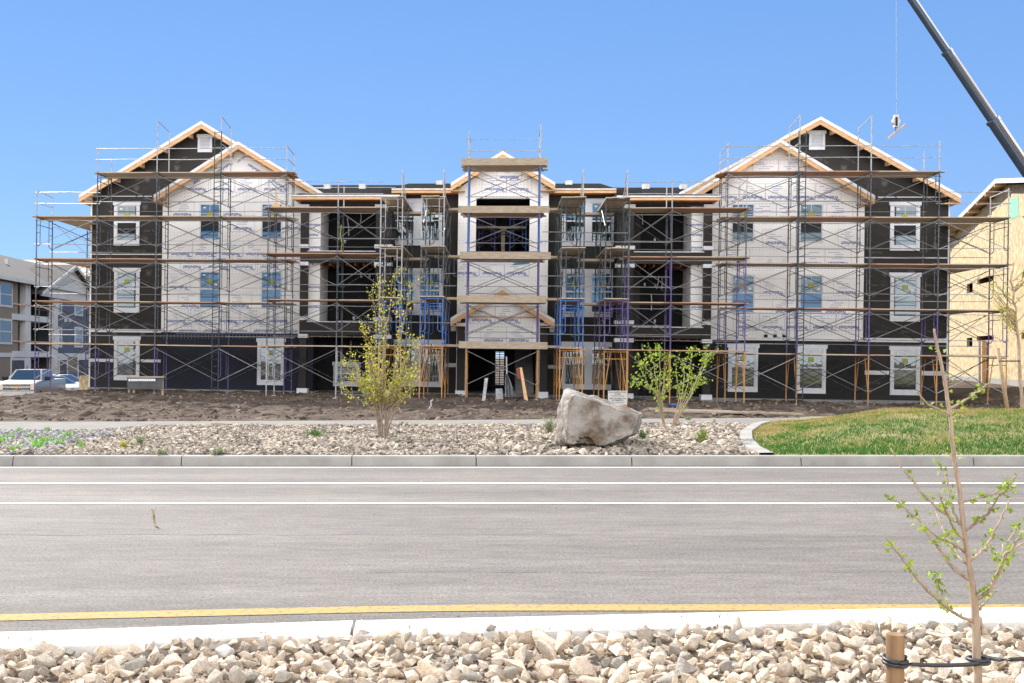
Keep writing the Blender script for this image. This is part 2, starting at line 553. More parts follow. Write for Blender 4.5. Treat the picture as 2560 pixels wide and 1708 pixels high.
far_x = [-3000, -800, -200, -90, -60]; far_y = [75, 100, 200, 800, 3500]
ground = grid('ground', far_x + rng(-45, 50, 1.0) + [70, 110, 200, 800, 3000],
              [-200, -40, -5, 5, 15.5, 15.8] + rng(15.95, 66, .9) + far_y, lambda x, y: T(x, y) - .06, m_dirt)
tag(ground, kind='structure')
yard = grid('dirt_yard', rng(-30, 27, .22), rng(24.2, 47, .22),
            lambda x, y: T(x, y) - .03 + (.17 * noise.noise(Vector((x * .35, y * .6, 3))) + .13 * noise.noise(Vector((x * 1.7, y * 1.7, 0))) + .10 * noise.noise(Vector((x * 4.5, y * 4.5, 5)))) * sm((y - 24.6) / 2.5), m_dirt, False)
tag(yard, kind='structure')

road = grid('road', [-300, -60] + rng(-20, 20, 2) + [60, 300], rng(5.2, 15.75, 1.0), lambda x, y: 0.0, m_asph)
tag(road, kind='structure')

def kb_front(X): return interp(X, [(-30, 4.6), (-6, 5.45), (-2.4, 5.68), (-.5, 5.925), (.35, 6.0), (2.85, 6.21), (3.8, 6.25), (30, 6.4)])
def kb_back(X): return kb_front(X) - .33
def ribbon(name, xs, y0, y1, z, mat):
    mb = MB()
    for a, b in zip(xs, xs[1:]):
        mb.quad(Vector((a, y0(a), z)), Vector((b, y0(b), z)), Vector((b, y1(b), z)), Vector((a, y1(a), z)))
    return tag(mb.build(name, mat), kind='structure')
xs_ = rng(-30, 30, .5)
for nm, yc, wd, mt in (('white_line', 15.50, .13, m_wline), ('white_line', 13.55, .12, m_wline), ('white_line', 11.68, .095, m_wline)):
    ribbon(nm, [-200] + xs_ + [200], lambda x, yc=yc, wd=wd: yc - wd / 2, lambda x, yc=yc, wd=wd: yc + wd / 2, .004, mt)
def yl(x): return interp(x, [(-8, 6.05), (-2.5, 6.56), (-.5, 6.74), (.35, 6.795), (2.8, 6.80), (30, 6.8)])
ribbon('yellow_line', xs_, lambda x: yl(x) - .085, lambda x: yl(x) + .085, .004, m_yline)

sm_x = rng(-.6, 9, .12)
ribbon('road_seam', sm_x, lambda x: 7.93 + .03 * noise.noise(Vector((x * 2, 0, 0))), lambda x: 7.93 + .03 * noise.noise(Vector((x * 2, 0, 0))) + .006 + .008 * noise.noise(Vector((x * 5, 3, 0))), .003, M('seam_tar', (.085, .08, .075), .9))
ribbon('road_seam', rng(-9, 1.5, .12), lambda x: 9.6 + .05 * noise.noise(Vector((x * 1.3, 7, 0))), lambda x: 9.61 + .05 * noise.noise(Vector((x * 1.3, 7, 0))) + .006 * noise.noise(Vector((x * 5, 3, 0))), .003, M('seam_tar', (.11, .103, .097), .9))
# far kerb in cast lengths with joints
joints = [-62.0, -40.0, -20.0] + [at(p, 1150, 15.8).x for p in (35, 455, 880, 1190, 1578, 2000, 2430, 2850)] + [20.0, 40, 62]
mb = MB()
prof = [(15.74, -.05), (15.74, .004), (15.765, .12), (15.79, .148), (15.95, .152), (15.95, -.05)]
for a, b in zip(joints, joints[1:]):
    mb.prism([Vector((a + .008, y, z)) for y, z in prof], [Vector((b - .008, y, z)) for y, z in prof])
recalc(tag(mb.build('kerb', m_conc), kind='structure'))
mb = MB()
jn = [-12.0, -7.0, -3.2, -.395, 3.15, 6.8, 12.0]
for a, b in zip(jn, jn[1:]):
    ss = rng(a + .01, b - .01, .35)
    for p, q in zip(ss, ss[1:]):
        ring = lambda x: [Vector((x, kb_front(x), -.02)), Vector((x, kb_front(x) - .01, .135)), Vector((x, kb_front(x) - .03, .15)),
                          Vector((x, kb_back(x) + .015, .15)), Vector((x, kb_back(x), .138)), Vector((x, kb_back(x), -.12))]
        r0, r1 = ring(p), ring(q)
        for j in range(6):
            mb.quad(r0[j], r1[j], r1[(j + 1) % 6], r0[(j + 1) % 6])
    for x in (a + .01, b - .01):
        mb.ngon(ring(x))
recalc(tag(mb.build('near_kerb', m_kerbn), kind='structure'))
rear_ground = grid('roadside_ground', [-60, -20, -9, 0, 9, 20, 60], [-60, -20, -5, 1.5], lambda x, y: .03, m_bedsoil)  # unseen pale ground added behind the camera to bounce light onto the facade
tag(rear_ground, kind='structure')
near_soil = grid('gravel_bed', rng(-9, 9, .12), rng(1.5, 6.1, .12), lambda x, y: .09 + .05 * noise.noise(Vector((x * 2, y * 2, 0))) if y < kb_back(x) - .005 else .03, m_bedsoil, False)
tag(near_soil, kind='structure')

# path between the stone bed and the yard
pu = [(-400, 24.0), (-14, 24.05), (-7.8, 24.1), (2, 24.8), (3.5, 25.1), (9.2, 25.6), (11, 25.9), (14, 26.3)]
plw = [(-400, 21.0), (-7.0, 21.3), (-6.6, 22.4), (-5.5, 23.0), (2, 23.1), (5.8, 23.9), (7.9, 23.2), (9, 24.6), (14, 25.2)]
mb = MB()
xs = [-400, -60] + rng(-30, 14, .4)
for a, b in zip(xs, xs[1:]):
    f0 = lambda x: interp(x, plw); f1 = lambda x: interp(x, pu)
    z = .165
    mb.quad(Vector((a, f0(a), z)), Vector((b, f0(b), z)), Vector((b, f1(b), z)), Vector((a, f1(a), z)))
    mb.quad(Vector((a, f0(a), z - .15)), Vector((b, f0(b), z - .15)), Vector((b, f0(b), z)), Vector((a, f0(a), z)))
tag(mb.build('path', M('path_concrete', (.235, .222, .205), .95, (.175, .165, .15), 1.2, 10, spec=.1)), kind='structure')

bed = grid('stone_bed', rng(-30, 10, .3), rng(15.96, 24.6, .3), lambda x, y: .105 + .05 * noise.noise(Vector((x, y, 0))) * (1 if y < 23 else .2) + (.02 if y < interp(x, plw) + .1 and x < xb(y) + .3 else -.12), m_gravbase, False)
tag(bed, kind='structure')

# lawn mound
def zlawn(x, y):
    ex = sm((x - xb(y)) / 3.2); ey = sm((y - 16.0) / 4.5) * (1 - sm((y - 22.0) / 4.5))
    return .15 + .39 * ex * ey + .03 * noise.noise(Vector((x * .8, y * .8, 1))) * ex
vs = []; fs = []
ys = rng(15.96, 26.5, .3); nx = 60
for y in ys:
    x0 = xb(y)
    for i in range(nx + 1):
        x = x0 + (30 - x0) * (i / nx) ** 1.6
        vs.append((x, y, zlawn(x, y)))
for j in range(len(ys) - 1):
    for i in range(nx):
        fs.append((j * (nx + 1) + i, j * (nx + 1) + i + 1, (j + 1) * (nx + 1) + i + 1, (j + 1) * (nx + 1) + i))
me = bpy.data.meshes.new('lawn'); me.from_pydata(vs, [], fs)
m_lawn = M('lawn_thatch', (.09, .12, .03), .95, (.28, .21, .10), 1.2, 8, bump=.6, bscale=30)
me.materials.append(m_lawn)
lawn = tag(link(bpy.data.objects.new('lawn', me)), kind='structure')
mb = MB()
yy = rng(15.97, 24.0, .25)
for a, b in zip(yy, yy[1:]):
    for (p, q) in ((a, b),):
        A = [Vector((xb(p) - .22, p, .02)), Vector((xb(p) - .22, p, .185)), Vector((xb(p) + .02, p, .19)), Vector((xb(p) + .02, p, .02))]
        C = [Vector((xb(q) - .22, q, .02)), Vector((xb(q) - .22, q, .185)), Vector((xb(q) + .02, q, .19)), Vector((xb(q) + .02, q, .02))]
        for j in range(4):
            mb.quad(A[j], C[j], C[(j + 1) % 4], A[(j + 1) % 4])
recalc(tag(mb.build('lawn_edging', m_conc), kind='structure'))

def blades(name, spots, mat, kind='stuff', parent=None, label=None, cat=None, group=None):
    """spots: (x, y, z, height, width)"""
    vs = []; fs = []
    for x, y, z, h, wd in spots:
        t = rnd.uniform(0, math.pi); dx, dy = math.cos(t) * wd, math.sin(t) * wd
        lx, ly = rnd.gauss(0, .35) * h, rnd.gauss(0, .35) * h
        i = len(vs)
        vs += [(x - dx, y - dy, z), (x + dx, y + dy, z), (x + lx * .35 + dx * .7, y + ly * .35 + dy * .7, z + h * .6), (x + lx, y + ly, z + h)]
        fs += [(i, i + 1, i + 2), (i, i + 2, i + 3)]
    o_ = origin(parent)
    me = bpy.data.meshes.new(name); me.from_pydata([tuple(Vector(v) - o_) for v in vs], [], fs); me.materials.append(mat)
    o = link(bpy.data.objects.new(name, me), parent)
    return tag(o, label, cat, group, kind)

def grassmat():
    m = M('lawn_blades', (.045, .145, .012), .6, (.36, .27, .11), 1.5, 9, island=True, rand=.16, transl=.35, lo=.46, hi=.60)
    n = m.node_tree.nodes; l = m.node_tree.links
    # more straw up the mound, lush near the kerb: a real patch pattern of the turf
    nz = [x for x in n if x.type == 'TEX_NOISE'][0]; cr = [x for x in n if x.type == 'VALTORGB'][0]
    tc = [x for x in n if x.type == 'TEX_COORD'][0]
    sp = n.new('ShaderNodeSeparateXYZ'); l.new(tc.outputs['Object'], sp.inputs[0])
    mr = n.new('ShaderNodeMapRange'); mr.inputs[1].default_value = 15.9; mr.inputs[2].default_value = 21.5
    mr.inputs[3].default_value = -.17; mr.inputs[4].default_value = .035
    l.new(sp.outputs[1], mr.inputs[0])
    ad = n.new('ShaderNodeMath'); ad.operation = 'ADD'
    l.new(nz.outputs[0], ad.inputs[0]); l.new(mr.outputs[0], ad.inputs[1]); l.new(ad.outputs[0], cr.inputs[0])
    cr.color_ramp.elements[0].position = .38; cr.color_ramp.elements[1].position = .56
    e = cr.color_ramp.elements.new(.48); e.color = (.17, .22, .035, 1)
    return m
sp = []
for _ in range(46000):
    y = rnd.uniform(15.98, 24.5); x0 = xb(y)
    x = rnd.uniform(x0, 15.8)
    d = noise.noise(Vector((x * 1.2, y * 1.2, 9)))
    lush = max(0, 1 - (y - 16) / 2.8)
    sp.append((x, y, zlawn(x, y) - .01, rnd.uniform(.03, .07) * (1 + .5 * lush) * (1 + .4 * d), rnd.uniform(.006, .011)))
blades('grass', sp, grassmat())

# ================================================================== ROCKS
def rock_shape(seed, n=15, sub=1, bev=.06):
    r = random.Random(seed); bm = bmesh.new()
    sx, sy, sz = r.uniform(.8, 1.4), r.uniform(.65, 1.0), r.uniform(.45, .85)
    for _ in range(n):
        z = r.uniform(-1, 1); t = r.uniform(0, 6.283); q = math.sqrt(1 - z * z); k = r.uniform(.78, 1.0)
        bm.verts.new((q * math.cos(t) * sx * k, q * math.sin(t) * sy * k, z * sz * k))
    res = bmesh.ops.convex_hull(bm, input=bm.verts)
    bmesh.ops.delete(bm, geom=[v for v in bm.verts if not v.link_faces], context='VERTS')
    if bev:
        bmesh.ops.dissolve_limit(bm, angle_limit=R(14), verts=bm.verts, edges=bm.edges)
        bmesh.ops.bevel(bm, geom=list(bm.edges), offset=bev * r.uniform(.35, 1.7), segments=sub, profile=.6, affect='EDGES', clamp_overlap=True)
        bmesh.ops.triangulate(bm, faces=bm.faces)
        bmesh.ops.subdivide_edges(bm, edges=[e for e in bm.edges if e.calc_length() > .45], cuts=1)
        for v in bm.verts:
            v.co += v.normal * .05 * noise.noise(v.co * 2.2 + Vector((seed, 0, 0)))
    bmesh.ops.recalc_face_normals(bm, faces=bm.faces)
    vs = [v.co.copy() for v in bm.verts]; bm.verts.index_update(); fs = [tuple(v.index for v in f.verts) for f in bm.faces]
    bm.free()
    return vs, fs
def mass(name, items, shapes, mat, smooth=False):
    """items: (pos, scale, rotation matrix)"""
    V = []; Fc = []
    for p, s, rt in items:
        vs, fs = shapes[rnd.randrange(len(shapes))]
        i = len(V)
        for v in vs:
            V.append(tuple(rt @ (v * s) + p))
        Fc += [tuple(i + q for q in f) for f in fs]
    me = bpy.data.meshes.new(name); me.from_pydata(V, [], Fc); me.materials.append(mat)
    me.polygons.foreach_set('use_smooth', [smooth] * len(Fc))
    return tag(link(bpy.data.objects.new(name, me)), kind='stuff')
def rrot(tilt=.5):
    return Matrix.Rotation(rnd.uniform(0, 6.28), 3, 'Z') @ Matrix.Rotation(rnd.gauss(0, tilt), 3, 'X') @ Matrix.Rotation(rnd.gauss(0, tilt), 3, 'Y')

hi = [rock_shape(100 + i, rnd.choice((8, 9, 10, 12, 14, 20))) for i in range(22)]
lo_ = [rock_shape(300 + i, 11, bev=0) for i in range(16)]
hime = []
for i, (vs, fs) in enumerate(hi):
    me = bpy.data.meshes.new('rock'); me.from_pydata([tuple(v) for v in vs], [], fs)
    me.materials.append(m_rock); me.polygons.foreach_set('use_smooth', [True] * len(fs))
    me.set_sharp_from_angle(angle=R(28)); hime.append(me)

# lower layer of small stones
items = []
for _ in range(5200):
    x = rnd.uniform(-4.2, 4.6); y = rnd.uniform(3.2, kb_back(x) - .02)
    s = rnd.choice((.018, .024, .03, .035, .045))
    items.append((Vector((x, y, .098 + s * .4 + .05 * noise.noise(Vector((x * 2, y * 2, 0))))), s, rrot(.6)))
mass('small_stones', items, lo_, m_rocki)
# piled top layer by dart throwing with a grid, big first
placed = []
def free(x, y, r, k=.73):
    return all((x - a) ** 2 + (y - b) ** 2 > ((r + c) * k) ** 2 for a, b, c in placed)
stake_xy = at(2237, 1600, 4.65); sap_xy = at(2447, 1600, 4.6)
specials = [  # px, py, half width px, material, label
    (2150, 1622, 42, m_rock, 'largest pale blocky rock of the roadside bed, left of the round wooden stake'),
    (562, 1640, 40, m_rockw, 'smooth white oval rock brighter than all its neighbours in the roadside bed'),
    (1840, 1668, 25, m_rockg, 'pointed light grey egg shaped rock right of the bed centre'),
    (1655, 1602, 33, m_rock, 'large sandy angular rock just behind the bed centre'),
    (1395, 1672, 24, m_rockg, 'blue grey speckled upright rock in the bed'),
    (1180, 1650, 30, m_rockg, 'dark streaked grey slab shaped rock left of the bed centre'),
    (1900, 1650, 34, m_rockg, 'flat grey green slab rock lying right of the bed centre'),
    (1145, 1600, 18, m_rockw, 'narrow white slab rock near the back of the bed'),
    (2070, 1566, 22, m_rock, 'tan rock leaning on the kerb close to the right stake'),
]
for i, (px, py, hw, mt, lb) in enumerate(specials):
    p = onz(px, py, .10); s = hw * p.y / F / 1.05
    p.z = .08 + s * .5
    me = hime[(i * 5 + 3) % 22]
    if mt is not m_rock:
        me = me.copy(); me.materials.clear(); me.materials.append(mt)
    o = link(bpy.data.objects.new('rock', me)); o.location = p; o.scale = (s, s * .95, s * (1.0 if i != 1 else .62))
    o.rotation_euler = (rnd.gauss(0, .2), rnd.gauss(0, .2), rnd.uniform(0, 6))
    tag(o, lb, 'rock', 'rocks of the roadside bed'); placed.append((p.x, p.y, s))
cand = []
for tier, (smin, smax, tries) in enumerate(((.07, .095, 260), (.046, .07, 1700), (.036, .05, 5000), (.024, .036, 8000))):
    for _ in range(tries):
        x = rnd.uniform(-3.9, 4.4); y = rnd.uniform(3.6, 5.85); s = rnd.uniform(smin, smax)
        if y > kb_back(x) - s * .9 + .02: continue
        if (x - stake_xy.x) ** 2 + (y - stake_xy.y) ** 2 < (s + .07) ** 2 or (x - sap_xy.x) ** 2 + (y - sap_xy.y) ** 2 < (s + .07) ** 2: continue
        if tier == 0 and rnd.random() < .6: continue
        if free(x, y, s):
            placed.append((x, y, s * .95)); cand.append((x, y, s))
def inview(x, y):
    px = CX + x * F / y; py = YH + (H - .1) * F / y
    return -20 < px < 2580 and py < 1730
vis = sorted([c for c in cand if inview(c[0], c[1])], key=lambda c: -c[2] / c[1])
indiv = set(vis[:288])
items = []
first = True
for c in cand:
    x, y, s = c
    z = .10 + s * .42 + rnd.uniform(0, .035) + .05 * noise.noise(Vector((x * 2, y * 2, 0)))
    if c in indiv:
        o = link(bpy.data.objects.new('rock', rnd.choice(hime)))
        o.location = (x, y, z); o.scale = (s * rnd.uniform(.85, 1.15),) * 3
        o.rotation_euler = rrot(.55).to_euler()
        tag(o, 'pale beige angular rock lying in the roadside rock bed', 'rock', 'rocks of the roadside bed')
    else:
        items.append((Vector((x, y, z)), s, rrot(.55)))
o = mass('loose_rocks', items, hi, m_rocki, True)
o.data.set_sharp_from_angle(angle=R(28))

items = []
for _ in range(520):
    yq = 6.15 + abs(rnd.gauss(0, .35)) if rnd.random() < .6 else rnd.uniform(6, 15.6)
    xq = rnd.uniform(-7, 8)
    if yq > kb_front(xq) + .02: items.append((Vector((xq, yq, .004)), rnd.uniform(.003, .010), rrot(.5)))
for _ in range(160):
    xq = rnd.uniform(-4, 4.5); items.append((Vector((xq, kb_back(xq) + rnd.uniform(.01, .3), .153)), rnd.uniform(.003, .009), rrot(.5)))
mass('road_grit', items, lo_, m_rocki)
# far stone bed and slate bed
items = []; items2 = []
for _ in range(21000):
    y = rnd.uniform(16.0, 23.6); x = rnd.uniform(-7.4, 9)
    if y > interp(x, plw) - .03 or x > xb(y) - .26: continue
    s = rnd.choice((.03, .038, .046, .06)) * rnd.uniform(.8, 1.2)
    if x > 1.5 and rnd.random() < .25: s *= 1.5
    items.append((Vector((x, y, .145 + s * .3 + .05 * noise.noise(Vector((x, y, 0))))), s, rrot(.5)))
mass('bed_stones', items, lo_, m_farrock)
for _ in range(7000):
    y = rnd.uniform(16.0, 21.25); x = rnd.uniform(-11.5, -5.4)
    if x > -6.0 - rnd.random() * .5: continue
    s = rnd.choice((.03, .04, .05))
    items2.append((Vector((x, y, .165 + s * .15)), s, rrot(.3)))
mass('slate_chips', items2, lo_, m_slate)
items = []
for _ in range(13000):
    y = rnd.uniform(25.5, 43); x = rnd.uniform(-22, 24)
    s = abs(rnd.gauss(0, .045)) + .012
    items.append((Vector((x, y, T(x, y) - .02 + .17 * noise.noise(Vector((x * .35, y * .6, 3))) * sm((y - 24.6) / 2.5))), s, rrot(.6)))
mass('dirt_clods', items, lo_, m_clod)

# boulder
ol = [(1391, 1103), (1394, 1060), (1396, 1025), (1401, 1006), (1410, 976), (1420, 972), (1454, 991), (1502, 1000), (1543, 1008), (1577, 1017), (1611, 1030),
      (1607, 1052), (1594, 1086), (1556, 1103), (1512, 1119), (1488, 1117), (1434, 1116), (1396, 1111)]
bm = bmesh.new(); cxp, cyp = 1480, 1060
for x, y in ol:
    bm.verts.new(at(x, y, 17.55))
    fx = cxp + (x - cxp) * (.90 if x > cxp else .72); fy = cyp + (y - cyp) * (.78 if y < cyp else .97)
    bm.verts.new(at(fx, fy, 16.95))
    bm.verts.new(at(cxp + (x - cxp) * .84, min(1098, cyp + (y - cyp) * .86), 18.6))
bmesh.ops.convex_hull(bm, input=bm.verts)
bmesh.ops.delete(bm, geom=[v for v in bm.verts if not v.link_faces], context='VERTS')
bmesh.ops.dissolve_limit(bm, angle_limit=R(9), verts=bm.verts, edges=bm.edges)
bmesh.ops.bevel(bm, geom=list(bm.edges), offset=.012, segments=1, profile=.6, affect='EDGES')
bmesh.ops.triangulate(bm, faces=bm.faces)
for _ in range(4):
    bmesh.ops.subdivide_edges(bm, edges=[e for e in bm.edges if e.calc_length() > .055], cuts=1, use_grid_fill=True)
    bmesh.ops.triangulate(bm, faces=bm.faces)
bm.normal_update()
for v in bm.verts:
    c = v.co
    d = .05 * noise.noise(c * 1.4) + .045 * (abs(noise.noise(c * 2.7)) - .2) + .022 * noise.noise(c * 9) + .012 * noise.noise(c * 20) - .035 * max(0, .25 - abs(noise.noise(c * 1.1 + Vector((4, 1, 0)))) * 4)
    if (c - at(1461, 1116, 17.1)).length < .22: d -= .09
    v.co += v.normal * d
bp = at(1500, 1115, 17.7); bp.z = .13
for v in bm.verts: v.co -= bp
me = bpy.data.meshes.new('boulder'); bm.to_mesh(me); bm.free(); me.materials.append(m_boul)
me.polygons.foreach_set('use_smooth', [True] * len(me.polygons)); me.set_sharp_from_angle(angle=R(32))
o = link(bpy.data.objects.new('boulder', me)); o.location = bp
tag(o, 'huge brown and grey boulder resting on the stone bed across the road', 'boulder')

# ================================================================== PLANTS
def leaf(mb, p, s, k=0, d=None):
    n = Vector((rnd.gauss(0, 1), rnd.gauss(0, 1), rnd.gauss(0, .6) + .5)).normalized()
    a = n.orthogonal().normalized(); a = Matrix.Rotation(rnd.uniform(0, 6.28), 3, n) @ a
    b = n.cross(a)
    mb.quad(p, p + a * s * .5 + b * s * .32, p + a * s + n * s * .12, p + a * s * .5 - b * s * .32, k)
def fan(mb, p, s):
    """small notched fan leaf on a short stalk"""
    n = Vector((rnd.gauss(0, 1), rnd.gauss(0, 1), rnd.gauss(0, 1))).normalized()
    a = n.orthogonal().normalized(); a = Matrix.Rotation(rnd.uniform(0, 6.28), 3, n) @ a; b = n.cross(a)
    q = [p, p + a * s * .7 - b * s * .55, p + a * s * .95 - b * s * .28 + n * s * .1, p + a * s * .82,
         p + a * s * .95 + b * s * .28 + n * s * .1, p + a * s * .7 + b * s * .55]
    mb.ngon(q)
def smoothpath(pts, n=4, jit=0.0):
    out = []
    for i in range(len(pts) - 1):
        p0 = pts[max(i - 1, 0)]; p1 = pts[i]; p2 = pts[i + 1]; p3 = pts[min(i + 2, len(pts) - 1)]
        for k in range(n):
            t = k / n
            q = .5 * ((2 * p1) + (p2 - p0) * t + (2 * p0 - 5 * p1 + 4 * p2 - p3) * t * t + (3 * p1 - p0 - 3 * p2 + p3) * t ** 3)
            if jit and (i or k): q = q + Vector((rnd.gauss(0, jit), rnd.gauss(0, jit), rnd.gauss(0, jit)))
            out.append(q)
    out.append(pts[-1])
    return out
def z3(x, y): return (1960 + x * .4515, 1000 + y * .4515)

YS = 4.6
base = at(2449, 1700, YS); base.z = .03
sap = empty('young_tree', base, 'leafing young tree strapped to a round stake in the foreground rocks', 'tree')
tr = [z3(*q) for q in ((1085, 1640), (1075, 1568), (1066, 1400), (1060, 1200), (1052, 1090), (1038, 1000), (1018, 880), (1000, 760), (985, 620), (962, 450), (945, 330))]
tr += [(2381, 1100), (2376, 1040), (2370, 1005), (2365, 970), (2358.5, 938), (2351, 903), (2341, 857), (2336, 822)]
pts = [base] + [at(x, y, YS) for x, y in tr]
sp_ = smoothpath(pts, 3, .0012)
mb = MB(); n_ = len(sp_)
mb.tube(sp_, [interp(YH - (q.z - H) * F / q.y, [(822, .0048), (860, .006), (940, .008), (1005, .0086), (1150, .0095), (1250, .0105), (1400, .0125), (1480, .0155), (1550, .0178), (1710, .0185)]) for q in sp_], n=10)
mb.build('trunk', m_bark, sap, True)
brs = [([(1040, 1225), (960, 1190), (870, 1120), (800, 1060), (740, 990), (690, 930), (650, 870), (605, 815), (560, 760)], .013, -.25),
       ([(1025, 990), (975, 965), (930, 920), (880, 850), (830, 790), (790, 740), (750, 670), (690, 620), (640, 570), (575, 540)], .013, .2),
       ([(1000, 840), (920, 790), (860, 765), (780, 700)], .010, -.3),
       ([(990, 690), (900, 640), (830, 580), (760, 510), (700, 430), (650, 370), (590, 265)], .011, .3),
       ([(995, 775), (960, 740), (930, 700), (905, 640), (890, 600), (865, 525)], .009, -.2),
       ([(975, 690), (945, 620), (925, 560), (905, 470), (890, 400), (850, 340)], .009, .15),
       ([(1000, 725), (1050, 690), (1090, 660), (1140, 610), (1170, 560), (1210, 510), (1240, 480), (1290, 415)], .011, -.3),
       ([(985, 575), (1030, 555), (1060, 545), (1110, 532), (1150, 520), (1210, 490), (1260, 470)], .008, .25),
       ([(1030, 890), (1070, 860), (1110, 820), (1150, 760), (1180, 700), (1210, 640), (1230, 600), (1260, 555)], .011, .2),
       ([(1060, 1100), (1105, 1085), (1140, 1050), (1175, 980), (1200, 930), (1225, 860), (1260, 830), (1300, 760), (1335, 700), (1370, 600)], .017, -.2),
       ([(1225, 860), (1270, 830), (1330, 790), (1400, 740)], .010, .2),
       ([(1240, 790), (1270, 740), (1300, 700)], .006, .1),
       ([(1085, 1160), (1130, 1100), (1160, 1030), (1185, 960), (1205, 870), (1210, 800)], .009, .3),
       ([(1000, 900), (960, 860), (930, 800), (890, 740), (865, 670), (840, 620)], .008, .35),
       ([(885, 1110), (870, 1070), (850, 1010), (830, 970), (810, 940)], .005, .1),
       ([(1200, 930), (1170, 880), (1135, 800)], .004, .1),
       ([(915, 85), (870, 60), (830, 40), (790, 15), (735, -45)], .010, -.1),
       ([(922, 45), (970, 20), (1010, -5), (1080, -50), (1133, -90)], .010, .1)]
lv = MB()
for bi, (ps, r0, dy) in enumerate(brs):
    wp = [at(*z3(x, y), YS + dy * (k / (len(ps) - 1))) for k, (x, y) in enumerate(ps)]
    sm_ = smoothpath(wp, 3, .0022); mb = MB(); n_ = len(sm_)
    mb.tube(sm_, [lerp(r0 * .62, .0028, i / n_) * (1.3 if i % 5 == 0 else 1) for i in range(n_)], n=7)
    mb.build('branch', m_bark, sap, True)
    for i in range(3, n_):
        if rnd.random() < .36:
            for c in range(rnd.choice((3, 5, 7, 10))):
                fan(lv, sm_[i] + Vector((rnd.gauss(0, .013), rnd.gauss(0, .013), rnd.gauss(0, .012))), rnd.uniform(.013, .026))
        elif rnd.random() < .5:
            fan(lv, sm_[i], .012)
for q in sp_[14:]:
    if rnd.random() < .45:
        for c in range(rnd.choice((1, 3, 4))):
            fan(lv, q + Vector((rnd.gauss(0, .018), rnd.gauss(0, .015), rnd.gauss(0, .012))), rnd.uniform(.013, .024))
lv.build('leaves', m_leaf, sap)

# stake and strap
b0 = at(2237, 1690, 4.65); b0.z = .0
mb = MB(); top = at(2238, 1585, 4.65); r_ = 42 * 4.65 / F / 2
mb.tube([b0 - Vector((0, 0, .2)), b0, top - Vector((0, 0, .012)), top], [r_, r_, r_ * 1.02, r_ * .94], n=18)
o = mb.build('wooden_stake', m_post, None, True); o.data.set_sharp_from_angle(angle=R(40))
tag(o, 'round brown timber stake in the rocks beside the foreground young tree', 'stake')
st = MB(); zc = at(2237, 1652, 4.65).z
loop = []
for i in range(30):
    t = i / 29 * 4 * math.pi
    loop.append(Vector((top.x + math.cos(t) * (r_ + .010), 4.65 + math.sin(t) * (r_ + .010), zc + .018 - .034 * i / 29)))
end = at(2446, 1660, YS - .045)
loop += [lerp(loop[-1], end, k) + Vector((0, 0, -.006 * math.sin(k * 3.14))) for k in (.2, .4, .6, .8)] + [end]
tc_ = at(2446, 1657, YS)
for i in range(16):
    t = -1.57 + i / 15 * 3 * math.pi
    loop.append(Vector((tc_.x + math.cos(t) * .043, YS + math.sin(t) * .043, tc_.z + .006 + .02 * i / 15)))
loop += [at(2500, 1650, YS - .04), at(2560, 1647, YS - .03), at(2680, 1642, YS)]
st.tube(smoothpath(loop, 2), .0095, n=8)
tag(st.build('tree_strap', m_strap, None, True), 'black rubber strap looped around stake and young tree trunk', 'strap')
b1 = at(2690, 1690, YS); b1.z = -.2; t1 = at(2690, 1588, YS); mb = MB(); mb.tube([b1, t1], r_, n=16)
tag(mb.build('wooden_stake', m_post, None, True), 'second round stake holding the far end of the black tree strap', 'stake')

def bush(name, root, stems, mat_b, mat_l, label, cat, leafsz, leafn, spread, r0, group=None, twig=0):
    """stems: list of world polylines from the base upwards"""
    e = empty(name, root, label, cat, group)
    tb = MB(); lb = MB()
    for ps in stems:
        q = smoothpath(ps, 4, r0 * .35); n_ = len(q)
        tb.tube(q, [lerp(r0, r0 * .22, i / n_) for i in range(n_)], n=5)
        for i in range(int(n_ * .25), n_):
            f = i / n_
            for _ in range(max(1, int(leafn * (.3 + f)))):
                sp = spread * (.5 + .6 * f)
                leaf(lb, q[i] + Vector((rnd.gauss(0, sp), rnd.gauss(0, sp), rnd.gauss(0, sp))), leafsz * rnd.uniform(.6, 1.3))
            if twig and rnd.random() < twig:
                d = Vector((rnd.gauss(0, .6), rnd.gauss(0, .6), rnd.uniform(.4, 1))).normalized() * rnd.uniform(.12, .4)
                tb.tube([q[i], q[i] + d * .5 + Vector((rnd.gauss(0, .02), 0, 0)), q[i] + d], [r0 * .35, r0 * .25, r0 * .15], n=4)
                for k in range(9):
                    leaf(lb, q[i] + d * rnd.uniform(.2, 1) + Vector((rnd.gauss(0, .02), rnd.gauss(0, .02), rnd.gauss(0, .02))), leafsz * rnd.uniform(.6, 1.2))
    tb.build('stem' if len(stems) < 2 else 'stems', mat_b, e)
    lb.build('leaves', mat_l, e)
    return e
